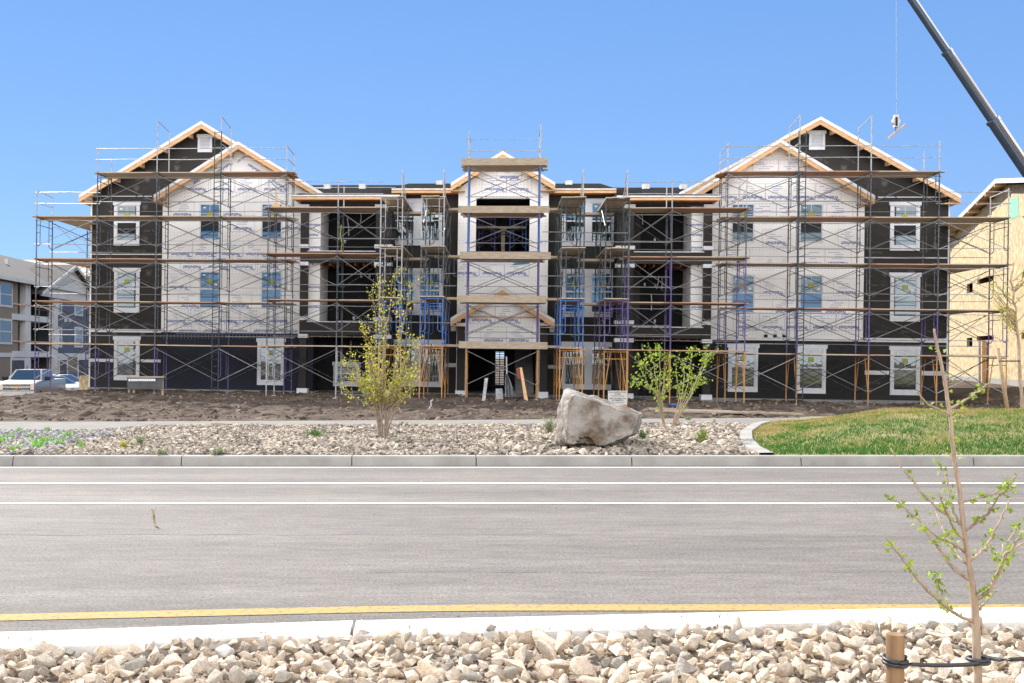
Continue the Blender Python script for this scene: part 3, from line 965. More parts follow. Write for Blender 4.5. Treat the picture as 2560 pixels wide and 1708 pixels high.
# tall multi-stemmed tree left of centre
Yt = 19.4
root = at(958, 1092, Yt)
def limb(px, Y=Yt, dy=0.0):
    return [at(x, y, Y + dy * k / max(1, len(px) - 1)) for k, (x, y) in enumerate(px)]
stems = [limb([(953, 1092), (951, 1020), (955, 930), (958, 860), (950, 790), (944, 690)], dy=.2),
         limb([(953, 1092), (956, 1000), (958, 900), (962, 820), (958, 760), (958, 695)], dy=-.2),
         limb([(955, 1092), (955, 1010), (962, 900), (966, 830), (975, 760), (981, 690)]),
         limb([(960, 1092), (968, 1020), (985, 930), (1000, 850), (1015, 780), (1028, 712)], dy=.3),
         limb([(955, 1092), (950, 1010), (935, 930), (940, 860), (938, 790), (930, 722)], dy=-.3),
         limb([(955, 1092), (940, 1000), (925, 920), (935, 880), (915, 840), (907, 822)], dy=.2),
         limb([(962, 1092), (972, 1030), (1000, 940), (1020, 890), (1038, 862), (1052, 848)], dy=-.2),
         limb([(962, 1092), (975, 1000), (992, 900), (1000, 820), (998, 760), (1002, 740)]),
         limb([(950, 1092), (938, 1020), (905, 975), (880, 940), (858, 905)], dy=.3),
         limb([(950, 1092), (935, 1030), (900, 1000), (870, 985), (850, 965)], dy=-.3),
         limb([(965, 1092), (985, 1030), (1015, 990), (1032, 950), (1038, 920)], dy=.4),
         limb([(965, 1092), (980, 1020), (1005, 1000), (1025, 985), (1040, 960)], dy=-.4)]
for _ in range(26):
    a = rnd.uniform(872, 1038); b = rnd.uniform(870, 975)
    stems.append(limb([(lerp(957, a, .10), 1025), (lerp(957, a, .35), 1000), (lerp(957, a, .65), 965), (a, b)], dy=rnd.uniform(-.7, .7)))
bush('multi_stem_tree', root, stems, m_bark2, m_leafy, 'tall thin multi stemmed tree with yellow green leaves in the stone bed', 'tree', .046, 6, .050, .015, twig=.45)
# round-crowned shrub behind the boulder, right
Yt = 19.6; root = at(1668, 1068, Yt)
stems = []
for px in ([(1660, 1068), (1650, 1010), (1642, 960), (1632, 900), (1622, 866)], [(1660, 1068), (1648, 1000), (1620, 960), (1605, 930), (1596, 905)],
           [(1662, 1068), (1650, 1000), (1650, 930), (1648, 880), (1640, 868)], [(1662, 1068), (1655, 990), (1665, 930), (1672, 890)],
           [(1660, 1068), (1640, 985), (1615, 968), (1598, 958), (1583, 955)], [(1661, 1068), (1652, 1000), (1636, 950), (1612, 915), (1610, 905)],
           [(1680, 1068), (1705, 1010), (1722, 950), (1728, 900), (1732, 868)], [(1680, 1068), (1712, 1005), (1738, 960), (1760, 920), (1768, 865)],
           [(1684, 1068), (1722, 1000), (1745, 960), (1770, 955)], [(1680, 1068), (1700, 1010), (1710, 950), (1706, 910), (1695, 895)],
           [(1678, 1068), (1698, 1000), (1694, 960), (1690, 925)], [(1682, 1068), (1725, 990), (1750, 930), (1765, 895), (1772, 905)],
           [(1662, 1068), (1652, 1010), (1668, 965), (1664, 930)]):
    stems.append(limb(px, Yt, rnd.uniform(-.4, .4)))
bush('leafy_shrub', root, stems, m_bark, m_leaf, 'bright green multi stemmed shrub in the stones right of the boulder', 'shrub', .058, 6, .045, .013, twig=.22)
# far right thin tree and its stake
Yt = 23.0; root = at(2562, 1050, Yt)
stems = [limb([(2560, 1060), (2552, 950), (2546, 850), (2538, 770), (2530, 700), (2535, 655)], Yt)]
for _ in range(26):
    y0 = rnd.uniform(700, 850); x0 = interp(y0, [(700, 2530), (770, 2538), (850, 2546)])
    sd = rnd.choice((-1, 1)); L = rnd.uniform(25, 65)
    stems.append(limb([(x0, y0), (x0 + sd * L * .5, y0 - L * .45), (x0 + sd * L, y0 - L * .9 - 10)], Yt, rnd.uniform(-.4, .4)))
e = bush('young_tree', root, stems[:1], m_bark, m_leafy, 'thin young tree standing by the right edge before the strand board building', 'tree', .03, 0, .05, .045)
tb = MB(); lb = MB()
for ps in stems[1:]:
    q = smoothpath(ps, 3, .01); tb.tube(q, [lerp(.016, .005, i / len(q)) for i in range(len(q))], n=4)
    for p in q[2:]:
        for _ in range(5): leaf(lb, p + Vector((rnd.gauss(0, .05), rnd.gauss(0, .05), rnd.gauss(0, .05))), rnd.uniform(.03, .06))
tb.build('branches', m_bark, e); lb.build('leaves', m_leafy, e)
mb = MB(); mb.tube([at(2523, 1050, 22.8), at(2494, 870, 22.8)], .042, n=8)
tag(mb.build('tree_stake', m_gold2, None, True), 'leaning wooden pole beside the thin tree at the right edge', 'stake')
mb = MB(); mb.tube([at(2498, 903, 22.76), at(2550, 903, 22.9)], .015, n=6)
tag(mb.build('tie_band', m_strap), 'dark band tying the leaning pole to the thin right tree', 'tie')

# low plants in the bed
def weed(px, py, hpx, wpx, n, mat, label, group=None, kindname='weed', grassy=False):
    p = onz(px, py, .16); k = p.y / F; hh = hpx * k; ww = wpx * k
    if grassy:
        sp = [(p.x + rnd.gauss(0, ww * .22), p.y + rnd.gauss(0, ww * .22), p.z - .01, hh * rnd.uniform(.5, 1.1), .007) for _ in range(n)]
        e = blades('grass_tuft', sp, mat, None, None, label, 'grass tuft', group)
        for v in e.data.vertices: v.co -= p
        e.location = p
        return e
    e = empty(kindname, p, label, 'plant', group); lb = MB(); tb = MB()
    for _ in range(n):
        d = Vector((rnd.gauss(0, ww * .3), rnd.gauss(0, ww * .3), hh * rnd.uniform(.45, 1)))
        tb.tube([p, p + d * .55, p + d], [.006, .004, .002], n=4)
        for _ in range(16):
            leaf(lb, p + d * rnd.uniform(.25, 1) + Vector((rnd.gauss(0, .02), rnd.gauss(0, .02), 0)), rnd.uniform(.02, .045))
    tb.build('stems', m_bark2, e); lb.build('leaves', mat, e)
    return e
weed(1374, 1086, 42, 34, 26, m_leafg, 'grey green bushy plant touching the left side of the boulder', kindname='small_bush')
weed(1606, 1098, 26, 24, 18, m_leafd, 'small dark green plant at the foot of the boulder right end', kindname='small_bush')
weed(1757, 1106, 36, 44, 24, m_leaf, 'low leafy plant among the pale stones left of the lawn edge', kindname='small_bush')
weed(788, 1088, 18, 44, 90, m_leafd, 'wide low dark green grass clump below the multi stemmed tree at left', grassy=True)
weed(352, 1116, 30, 20, 14, m_leafg, 'tall olive weed in the left part of the stone bed')
weed(308, 1120, 22, 20, 12, m_leafy, 'yellowish weed left of the tall olive weed')
weed(540, 1136, 16, 40, 14, m_leafg, 'dull brown green weed just behind the far kerb')
weed(405, 1136, 14, 30, 12, m_leafg, 'dark sprawling weed behind the kerb right of the slate chips')
weed(1720, 1050, 9, 24, 10, m_leafg, 'dry low plant at the top of the stones right of the leafy shrub')
m_tuft = M('tuft_blade', (.12, .34, .03), .5, (.2, .4, .04), 3, 3, transl=.4, island=True, rand=.3)
TUFTS = ((36, 1130, 22), (24, 1096, 14), (100, 1120, 26), (78, 1095, 14), (112, 1107, 20), (150, 1112, 20), (167, 1094, 18), (205, 1118, 16), (52, 1078, 12), (120, 1075, 12),
                  (2, 1108, 24), (196, 1106, 12), (56, 1110, 10), (210, 1078, 9), (130, 1097, 10), (60, 1090, 9), (90, 1104, 9), (158, 1127, 9), (165, 1076, 7), (30, 1085, 9))
for px, py, h in TUFTS:
    row = 'nearest the kerb' if py > 1103 else 'nearest the path'
    allx = sorted(q[0] for q in TUFTS if (q[1] > 1103) == (py > 1103)); od = ('first', 'second', 'third', 'fourth', 'fifth', 'sixth', 'seventh', 'eighth', 'ninth', 'tenth', 'eleventh', 'twelfth', 'thirteenth')[allx.index(px)]
    weed(px, py, h, h * 1.4, 34, m_tuft, f'{od} bright green tuft from the left among the slate chips {row}', 'grass tufts in the slate chips', grassy=True)
for px, py, h, lb in ((1022, 1585, 34, 'lone dark grass sprout at the kerb left of centre'), (1315, 1570, 38, 'two bladed grass sprout behind the kerb left of the wide clump'),
                   (1712, 1556, 28, 'widest grass clump leaning over the pale kerb'), (1800, 1556, 26, 'right of two grass clumps leaning over the kerb'), (15, 1612, 26, 'grass sprout by the kerb at the far left edge')):
    p = onz(px, py, .12); k = p.y / F
    wd = 10 if h > 30 else 40
    sp = []
    e = MB()
    for _ in range(5 if h > 30 else 13):
        b = Vector((rnd.gauss(0, wd * .4 * k), rnd.gauss(0, .01), 0)); d = Vector((rnd.gauss(0, h * .4 * k), rnd.gauss(0, .02), h * k * rnd.uniform(.5, 1.2)))
        e.tube([p + b, p + b + d * .5 + Vector((0, 0, h * k * .1)), p + b + d], [.0022, .002, .0006], n=3)
    tag(e.build('grass_tuft', m_leafd), lb, 'grass tuft')

# ================================================================== MAIN BUILDING
P, uw, pp = B.P, B.uw, B.pp
apt = empty('apartment_building', P(WID / 2, 0, 0), 'three storey apartment building under construction wrapped in white and black sheathing', 'building')
def mk(name, mb, mat, parent=apt, label=None, rc=True):
    o = mb.build(name, mat, parent, label=label)
    return recalc(o) if rc else o
def boxpart(name, x0, x1, y0, y1, v0, v1, mat, parent=apt, label=None):
    mb = MB(); B.rbox(mb, x0, x1, y0, y1, v0, v1); return mk(name, mb, mat, parent, label)
def polyw(px_pts, v):
    return [uw(x, y, v) for x, y in px_pts]
def wallpoly(pts_uw, v0, v1, mat, name='wall', label=None, parent=apt):
    mb = MB(); mb.prism([P(u, v0, w_) for u, w_ in pts_uw], [P(u, v1, w_) for u, w_ in pts_uw]); return mk(name, mb, mat, parent, label)
def W(px, py, v): return uw(px, py, v)[1]
def U(px, py, v): return uw(px, py, v)[0]

# --- wing walls
uL0, uL1 = 0.0, U(786, 700, 0)
wl = [(uL0, 0), (uL1, 0), (uL1, W(785, 484, 0)), (U(503, 316, 0), W(503, 316, 0)), (uL0, W(222, 486, 0))]
wingL = wallpoly(wl, 0, 16, m_dark, label='left wing wall in black sheathing with a tall gable')
uR0, uR1 = U(1778, 700, 0), WID
wr = [(uR0, 0), (uR1, 0), (uR1, W(2370, 484, 0)), (U(2052, 306, 0), W(2052, 306, 0)), (uR0, W(1779, 460, 0))]
wingR = wallpoly(wr, 0, 16, m_dark, label='right wing wall in black sheathing with a tall gable')
vb_ = -.45
a, b = U(405, 650, vb_), U(786, 650, vb_)
wb0 = W(590, 832, vb_)
bumpL = wallpoly([(a, wb0), (b, wb0), (b, W(786, 472, vb_)), (U(595, 362, vb_), W(595, 362, vb_)), (a, W(405, 480, vb_))], vb_, 0, m_wrap, label='left wall in white house wrap with blue print')
boxU = (a, b)
mb = MB(); B.ubox(mb, a, b, vb_ + .004, 0, 0, wb0); lowL = mk('wall', mb, m_navy, label='ground floor wall of the left wing in dark navy sheathing')
a, b = U(1779, 650, vb_), U(2160, 650, vb_)
wb1 = W(1970, 850, vb_)
bumpR = wallpoly([(a, wb1), (b, wb1), (b, W(2160, 478, vb_)), (U(1951, 358, vb_), W(1951, 358, vb_)), (a, W(1779, 462, vb_))], vb_, 0, m_wrap, label='right wall in white house wrap with blue print')
mb = MB(); B.ubox(mb, a, b, vb_ + .004, 0, 0, wb1); mk('wall', mb, m_lath, label='ground floor wall of the right wing covered with wire lath')
bumpRu = (a, b)
# --- recessed walls
rl0, rl1 = U(950, 700, 0), U(1146, 700, 0)
rr0, rr1 = U(1368, 700, 0), U(1600, 700, 0)
for u0, u1, px in ((rl0, rl1, 1060), (rr0, rr1, 1460)):
    mb = MB(); B.ubox(mb, u0, u1, 0, 16, 0, W(px, 474, 0)); mk('wall', mb, m_lath if False else m_dark)
# behind the balconies
bl0, bl1 = uL1, rl0
br0, br1 = rr1, uR0
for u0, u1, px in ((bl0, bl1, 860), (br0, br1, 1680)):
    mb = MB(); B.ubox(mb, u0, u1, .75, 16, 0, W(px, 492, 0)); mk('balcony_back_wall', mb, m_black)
# foundation
mb = MB(); B.ubox(mb, -.0, WID, -.03, 15.9, -.62, 0)
B.ubox(mb, boxU[0], boxU[1], vb_ - .03, -.03, -.62, 0); B.ubox(mb, bumpRu[0], bumpRu[1], vb_ - .03, -.03, -.62, 0)
mk('foundation', mb, m_found)

# --- balcony blocks
def block(x0, x1, pl, pr_, closet, side, vf=-1.5):
    """x0,x1 outer px; pl, pr_: piers (px pairs); closet px pair; side: -1 closet on the left"""
    u0, u1 = U(x0, 700, vf), U(x1, 700, vf)
    pw = [tuple(U(q, 700, vf) for q in p) for p in (pl, pr_)]
    xm = (x0 + x1) / 2
    dy = 0 if side < 0 else 6
    lev = [(498, 514), (629, 656), (806, 838)] if side < 0 else [(498, 514), (631, 660), (819, 846)]
    bands = [(W(xm, b_, vf), W(xm, a_, vf)) for a_, b_ in lev]
    wtop = bands[0][1]
    for i, (w0, w1) in enumerate(bands):
        mb = MB(); B.ubox(mb, u0, u1, vf, vf + .28, w0, w1); mk('balcony_edge_beam', mb, m_dark)
        mb = MB(); B.ubox(mb, u0 + .01, u1 - .01, vf + .282, .748, w0 + .12, w1 - .02); mk('balcony_floor', mb, m_gray)
        if i:
            for k in range(9):
                uu = lerp(u0 + .5, u1 - .5, k / 8)
                mb = MB(); B.ubox(mb, uu - .022, uu + .022, vf + .29, .74, w0 - .10, w0 + .118); mk('joist', mb, m_lumd)
            mb = MB(); B.ubox(mb, pw[0][1], pw[1][0], vf - .012, vf + .1, w1, w1 + .035); mk('flashing', mb, m_trim)
    for (p0, p1) in pw:
        mb = MB(); B.ubox(mb, p0, p1, vf - .02, vf + .30, 0, bands[0][0]); q = mk('pier', mb, m_dark)
        for y in ([516, 616, 660, 797, 841] if side < 0 else [516, 620, 665, 807, 852]):
            wc = W(xm, y, vf); mb = MB(); B.ubox(mb, p0 - .05, p1 + .05, vf - .06, vf + .34, wc - .08, wc + .08); mk('pier_band', mb, m_trim, q)
        mb = MB(); B.ubox(mb, p0 - .07, p1 + .07, vf - .09, vf + .36, -.16, .16); mk('pier_base', mb, m_trim, q)
    c0, c1 = (U(q, 700, vf + .31) for q in closet)
    mb = MB(); B.ubox(mb, c0, c1, vf + .31, .745, bands[2][0] * 1.0 + .2, bands[0][0] + .1); q = mk('closet_wall', mb, m_wrap)
    mb = MB()
    for xx, yy_, sz in ((closet[0] + 8, 560, .15), (closet[0] + 4, 585, .15), (closet[0] + 10, 617, .15), (closet[0] + 9, 716, .15), (closet[0] + 9, 766, .15)):
        uu, ww = uw(xx + 8, yy_, vf + .3)
        put_text(mb, 'WeatherSmart' if side < 0 else 'WeatherSmart', lambda p_, q_, uu=uu, ww=ww: P(uu + p_, vf + .303, ww + q_), sz, math.pi, bold=True, sx=.62)
    mk('printed_lettering', mb, m_ink, q, rc=False)
    # closing wall toward the recess and outer side
    ui = u1 if side < 0 else u0
    mb = MB(); B.ubox(mb, ui - (.2 if side < 0 else 0), ui + (0 if side < 0 else .2), vf + .284, 0, 0, wtop - .3); mk('side_wall', mb, m_dark)
    mb = MB(); B.ubox(mb, u0 - .1, u1 + .1, vf - .25, .75, -.62, -.05); mk('patio_slab', mb, m_found)
    return u0, u1, wtop
bL = block(750, 977, (750, 768), (938, 977), (768, 800), -1)
bR = block(1541, 1779, (1541, 1583), (1760, 1779), (1727, 1760), 1)

# --- central tower
vt = -.6
tu0, tu1 = U(1144, 650, vt), U(1370, 650, vt)
wT = W(1257, 472, vt)
h3 = B.rect(1190, 1324, 496, 632, vt); he = list(B.rect(1166, 1347, 873, 1000, vt)); he[2] = -1
mb = MB(); B.holed(mb, tu0, tu1, 0, wT, vt, vt + .25, [h3, tuple(he)])
tower = mk('wall', mb, m_wrap, label='front wall of the central stair tower in white house wrap', rc=False)
wallpoly([(tu0, wT), (tu1, wT), (U(1257, 392, vt), W(1257, 392, vt))], vt, vt + .25, m_wrap, label='white gable of the central tower')
for (u0, u1) in ((tu0, tu0 + .12), (tu1 - .12, tu1)):
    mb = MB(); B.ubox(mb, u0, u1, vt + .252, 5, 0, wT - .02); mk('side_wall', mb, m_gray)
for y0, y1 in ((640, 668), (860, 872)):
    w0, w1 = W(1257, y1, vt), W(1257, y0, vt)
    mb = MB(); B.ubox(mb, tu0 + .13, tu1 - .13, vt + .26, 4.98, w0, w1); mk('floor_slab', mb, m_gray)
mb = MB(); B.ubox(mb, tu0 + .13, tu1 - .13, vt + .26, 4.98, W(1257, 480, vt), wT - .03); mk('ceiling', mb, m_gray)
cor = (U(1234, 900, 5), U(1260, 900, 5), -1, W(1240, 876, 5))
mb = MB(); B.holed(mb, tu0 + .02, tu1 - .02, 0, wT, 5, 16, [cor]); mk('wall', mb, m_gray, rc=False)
# door openings seen as dark rectangles in the landing and light studs
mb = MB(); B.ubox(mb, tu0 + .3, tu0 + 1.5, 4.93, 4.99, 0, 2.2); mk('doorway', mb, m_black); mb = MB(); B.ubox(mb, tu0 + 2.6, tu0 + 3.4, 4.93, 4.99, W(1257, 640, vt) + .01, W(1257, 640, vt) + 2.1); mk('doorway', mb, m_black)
rl = MB()
for k in range(15):
    B.rbox(rl, 1221, 1262, 880 + k * 6, 881.6 + k * 6, 3.0, 3.03)
for x in (1222, 1236, 1249, 1262): B.rbox(rl, x - 1, x + 1, 876, 968, 2.95, 2.99)
mk('stair_railing', rl, m_blk)
# stair
stair = MB()
sw0, sw1 = U(1288, 930, 1.2), U(1334, 930, 1.2)
wtop2 = W(1257, 872, vt)
for k in range(15):
    B.ubox(stair, sw0, sw1, .6 + k * .27, .6 + k * .27 + .29, k * wtop2 / 15, (k + 1) * wtop2 / 15)
mk('stair', stair, m_found)
# entrance porch
ve = -1.55
pu0, pu1 = U(1163, 800, ve), U(1350, 800, ve)
mb = MB()
ring = [(pu0, W(1257, 872, ve)), (pu1, W(1257, 872, ve)), (pu1, W(1350, 782, ve)), (U(1255, 727, ve), W(1255, 727, ve)), (pu0, W(1163, 779, ve))]
porch = wallpoly(ring, ve, ve + .22, m_wrap, 'porch_front', 'white wrapped gable front above the entrance')
for x0, x1 in ((1143, 1163), (1350, 1369)):
    mb = MB(); u0, u1 = U(x0, 850, ve), U(x1, 850, ve)
    B.ubox(mb, u0, u1, ve - .08, ve + .32, 0, W(1257, 790, ve)); q = mk('porch_column', mb, m_dark)
    mb = MB(); B.ubox(mb, u0 - .05, u1 + .05, ve - .13, ve + .37, -.2, .17); mk('column_base', mb, m_trim, q)
    for y in (793, 811):
        mb = MB(); wc = W(x0, y, ve); B.ubox(mb, u0 - .04, u1 + .04, ve - .12, ve + .36, wc - .07, wc + .06); mk('column_band', mb, m_trim, q)
    mb = MB(); B.ubox(mb, u0 + (.33 if x0 < 1200 else -.05), u0 + (.40 if x0 < 1200 else .02), ve - .02, ve + .1, 0, W(1257, 874, ve)); mk('metal_post', mb, m_galv)
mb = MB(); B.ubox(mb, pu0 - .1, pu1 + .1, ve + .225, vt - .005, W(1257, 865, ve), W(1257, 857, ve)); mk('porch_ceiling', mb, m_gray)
mb = MB(); B.ubox(mb, pu0, pu1, ve - .006, ve, W(1257, 793, ve) - .05, W(1257, 793, ve) + .03); mk('lumber_strip', mb, m_lum, porch)
mb = MB(); B.ubox(mb, pu0 - .3, pu1 + .3, ve - .7, vt, -.62, -.10); mk('porch_slab', mb, m_found)

# --- roofs
def gable_roof(Lp, Ap, Rp, v0, v1, label, tw=.15, tf=.19, nlook=5):
    L, A, Rr = polyw((Lp, Ap, Rp), v0)
    g = MB()
    for (p, q) in ((L, A), (A, Rr)):
        r0 = [P(p[0], v0, p[1]), P(q[0], v0, q[1]), P(q[0], v0, q[1] - tw), P(p[0], v0, p[1] - tw)]
        r1 = [P(p[0], v1, p[1]), P(q[0], v1, q[1]), P(q[0], v1, q[1] - tw), P(p[0], v1, p[1] - tw)]
        g.prism(r0, r1)
        t = .012
        dn = 1 if q[0] > p[0] else -1
        g.quad(P(p[0], v0 + .03, p[1] + t), P(q[0], v0 + .03, q[1] + t), P(q[0], v1, q[1] + t), P(p[0], v1, p[1] + t), 1)
    rf = g.build('roof', [m_rdeck, m_shin], apt, label=label); recalc(rf)
    fb = MB(); e = .02
    for (p, q) in ((L, A), (A, Rr)):
        fb.prism([P(p[0], v0 + e, p[1] - tw - .002), P(q[0], v0 + e, q[1] - tw - .002), P(q[0], v0 + e, q[1] - tw - tf), P(p[0], v0 + e, p[1] - tw - tf)],
                 [P(p[0], v0 + e + .045, p[1] - tw - .002), P(q[0], v0 + e + .045, q[1] - tw - .002), P(q[0], v0 + e + .045, q[1] - tw - tf), P(p[0], v0 + e + .045, p[1] - tw - tf)])
    for (p, s_) in ((L, 1), (Rr, -1)):
        u0, u1 = sorted((p[0], p[0] + s_ * .045))
        B.ubox(fb, u0, u1, v0 + e + .047, v1, p[1] - tw - tf, p[1] - tw - .004 - 0.02)
        u0, u1 = sorted((p[0] + s_ * .046, p[0] + s_ * .62))
        B.ubox(fb, u0, u1, v0 + e + .047, v0 + .5, p[1] - tw - tf, p[1] - tw - tf + .03)
    recalc(fb.build('fascia', m_lum, rf))
    lk = MB()
    for (p, q) in ((L, A), (A, Rr)):
        for k in range(nlook):
            t = (k + .5) / nlook; u_ = lerp(p[0], q[0], t); w_ = lerp(p[1], q[1], t) - tw - .01
            B.ubox(lk, u_ - .06, u_ + .06, v0 + .068, v0 + .49, w_ - .22, w_ - .05)
    recalc(lk.build('lookouts', m_lum, rf))
    return rf
gable_roof((197, 487), (503, 302), (809, 487), -.55, 16.5, 'large roof of the left wing')
gable_roof((384, 487), (595, 353), (806, 481), -1.0, 6, 'smaller front roof of the left wing')
gable_roof((1701, 480), (2052, 291), (2403, 488), -.55, 16.5, 'large roof of the right wing')
gable_roof((1733, 481), (1951, 347), (2188, 489), -1.0, 6, 'smaller front roof of the right wing')
gable_roof((1127, 457), (1257, 377), (1388, 456), -1.15, 8, 'small roof of the central tower', nlook=3, tf=.2)
gable_roof((1126, 795), (1255, 716), (1387, 799), -2.1, -.62, 'small roof above the entrance', nlook=3, tf=.2)
def lowroof(x0, x1, yf, vf, yb, vb, label, fy):
    p = [pp(x0, yf, vf), pp(x1, yf, vf)]
    u0, wf = uw(x0, yf, vf); u1, wf1 = uw(x1, yf, vf)
    wbk = W((x0 + x1) / 2, yb, vb)
    mb = MB()
    r0 = [P(u0, vf, wf), P(u1, vf, wf1), P(u1, vb, wbk), P(u0, vb, wbk)]
    r1 = [P(u0, vf, wf - .07), P(u1, vf, wf1 - .07), P(u1, vb, wbk - .07), P(u0, vb, wbk - .07)]
    mb.prism(r0, r1)
    rf = mk('roof', mb, m_shin, label=label)
    mb = MB(); mb.prism([P(u0, vf - .012, wf + .012), P(u1, vf - .012, wf1 + .012), P(u1, vf - .012, wf1 - .05), P(u0, vf - .012, wf - .05)],
                        [P(u0, vf - .002, wf + .012), P(u1, vf - .002, wf1 + .012), P(u1, vf - .002, wf1 - .05), P(u0, vf - .002, wf - .05)])
    mk('drip_edge', mb, m_rdeck, rf)
    mb = MB(); hb = (fy - yf) * abs(pp(x0, yf, vf).y) / F
    mb.prism([P(u0, vf + .0, wf - .075), P(u1, vf + .0, wf1 - .075), P(u1, vf, wf1 - .03 - hb), P(u0, vf, wf - .03 - hb)],
             [P(u0, vf + .05, wf - .075), P(u1, vf + .05, wf1 - .075), P(u1, vf + .05, wf1 - .03 - hb), P(u0, vf + .05, wf - .03 - hb)])
    mk('fascia', mb, m_lum, rf)
    mb = MB(); B.ubox(mb, u0 + .1, u1 - .1, vf + .052, max(0, vf + .6), wf - .03 - hb, wf - hb); mk('soffit', mb, m_lumd, rf)
lowroof(729, 1000, 488, -2.1, 469, 7, 'low shingle roof above the left balconies', 497)
lowroof(1542, 1803, 490, -2.1, 469, 7, 'low shingle roof above the right balconies', 499)
lowroof(979, 1150, 472, -.6, 459, 7, 'low shingle roof left of the tower', 481)
lowroof(1366, 1541, 472, -.6, 459, 7, 'low shingle roof right of the tower', 481)
lowroof(729, 1000, 468.8, 7.01, 463, 12, 'upper shingle roof behind the left balconies', 469.2)
for x, y in ((817, 467), (905, 466), (1098, 457), (1423, 457), (1616, 466), (1710, 467)):
    mb = MB(); B.rbox(mb, x - 8, x + 8, y - 6, y + 6, 5.2, 5.6); mk('roof_vent', mb, m_rdeck)

# --- horizontal trim bands
def trim(x0, x1, y0, y1, v=-.0):
    mb = MB(); B.rbox(mb, x0, x1, y0, y1, v - .035, v - .001); mk('trim_band', mb, m_trim)
trim(222, 404, 823, 831); trim(2162, 2370, 846, 856)
trim(222, 283, 897, 905); trim(352, 404, 899, 906)
trim(2162, 2223, 927, 937); trim(2302, 2370, 928, 939)
trim(1779, 2160, 849, 852, vb_); trim(405, 786, 830.5, 832.5, vb_)
trim(1370, 1404, 913, 922); trim(1112, 1143, 908, 918)
mb = MB(); B.rbox(mb, 2162, 2370, 643, 646, -.012, -.001); B.rbox(mb, 222, 404, 635, 637, -.012, -.001)
B.rbox(mb, 2195, 2368, 492, 494, -.012, -.001); B.rbox(mb, 240, 380, 490, 491.5, -.012, -.001)
mk('sheathing_tape', mb, m_trim)
mb = MB(); B.ubox(mb, -.01, .06, -.02, .3, 0, W(222, 492, 0)); B.ubox(mb, WID - .05, WID + .012, -.02, .3, 0, W(2370, 500, 0)); mk('corner_trim', mb, m_trim)

# --- windows
def window(x0, x1, y0, y1, v, glass=m_glass, cased=True, split=.47, stick=True, cols=2, wst=False, pl_=B, par=apt, lowglass=None, dbl=False, strip=0):
    u0, u1, w0, w1 = pl_.rect(x0, x1, y0, y1, v)
    fr = MB(); bx = lambda a, b, c, d, e, f, k=0, t=None: pl_.ubox(t or fr, a, b, v - c, v - d, e, f, k)
    if cased:
        cw = .145
        bx(u0 + .03, u0 + cw, .045, .001, w0 + .19, w1 - .17); bx(u1 - cw, u1 - .03, .045, .001, w0 + .19, w1 - .17)
        bx(u0 - .02, u1 + .02, .06, .001, w1 - .168, w1); bx(u0 + .03, u1 - .03, .05, .001, w0, w0 + .188)
        a, b, c, d = u0 + cw + .002, u1 - cw - .002, w0 + .19, w1 - .17
    else:
        bx(u0 - .045, u0, .02, .001, w0 - .045, w1 + .045); bx(u1, u1 + .045, .02, .001, w0 - .045, w1 + .045)
        bx(u0 + .001, u1 - .001, .02, .001, w1, w1 + .045); bx(u0 + .001, u1 - .001, .02, .001, w0 - .045, w0)
        a, b, c, d = u0, u1, w0, w1
    spans = [(a, b)]
    if dbl:
        m_ = (a + b) / 2
        bx(m_ - .12, m_ + .12, .045, .001, c + .001, d - .001); bx(m_ - .02, m_ + .02, .055, .0451, c + .001, d - .001)
        spans = [(a, m_ - .122), (m_ + .122, b)]
    ro = fr.build('window', m_trim, par); recalc(ro)
    for (a, b) in spans:
        wm = lerp(d, c, split); s = .045 if cased else .025
        sash = MB()
        for (aa, bb, cc, dd) in ((a, a + s, c, d), (b - s, b, c, d), (a + s, b - s, d - s, d), (a + s, b - s, c, c + s), (a + s, b - s, wm - .035, wm + .035)):
            pl_.ubox(sash, aa, bb, v - .032, v - .004, cc, dd)
        if cols > 1:
            mu = (a + b) / 2; wh = lerp(wm, d, .42)
            pl_.ubox(sash, mu - .011, mu + .011, v - .022, v - .012, wm + .036, d - s - .001)
            pl_.ubox(sash, a + s, mu - .012, v - .021, v - .012, wh - .01, wh + .01); pl_.ubox(sash, mu + .012, b - s, v - .021, v - .012, wh - .01, wh + .01)
        recalc(sash.build('sash', m_trim, ro))
        for (cc, dd, gm) in ((wm + .035, d - s, glass), (c + s, wm - .035, lowglass or glass)):
            pn = MB(); pl_.ubox(pn, a + s, b - s, v - .011, v - .005, cc, dd); recalc(pn.build('pane', gm, ro))
        if stick:
            sk = MB(); cu = lerp(a, b, .5 + .0); cw_ = lerp(wm, d, .42)
            pl_.ubox(sk, cu - .12, cu + .12, v - .026, v - .0225, cw_ - .10, cw_ + .11)
            recalc(sk.build('sticker', m_stick, ro))
            sk = MB(); cu = lerp(a, b, .82); pl_.ubox(sk, cu - .07, cu + .07, v - .015, v - .0115, cw_ - .19, cw_ - .08)
            pl_.ubox(sk, lerp(a, b, .15), lerp(a, b, .15) + .12, v - .015, v - .0115, d - s - .16, d - s - .09)
            recalc(sk.build('sticker', m_wstick, ro))
        if strip:
            g_ = MB(); pl_.ubox(g_, a + s, b - s, v - .0135, v - .0112, lerp(wm - .035, c + s, strip), wm - .036); recalc(g_.build('dark_strip', m_blk, ro))  # black strip across the top of the lower pane
    return ro
for y0, y1, st in ((504, 614, 1), (670, 782, 1), (841, 951, 1)):
    window(284, 351, y0, y1, 0, stick=bool(st), strip=.34 if y0 == 504 else 0)
for y0, y1 in ((504, 627), (682, 804), (866, 988)):
    window(2223, 2301, y0, y1, 0, strip=.30 if y0 == 504 else 0)
window(1818, 1896, 860, 980, vb_ + .004); window(1988, 2066, 862, 984, vb_ + .004)
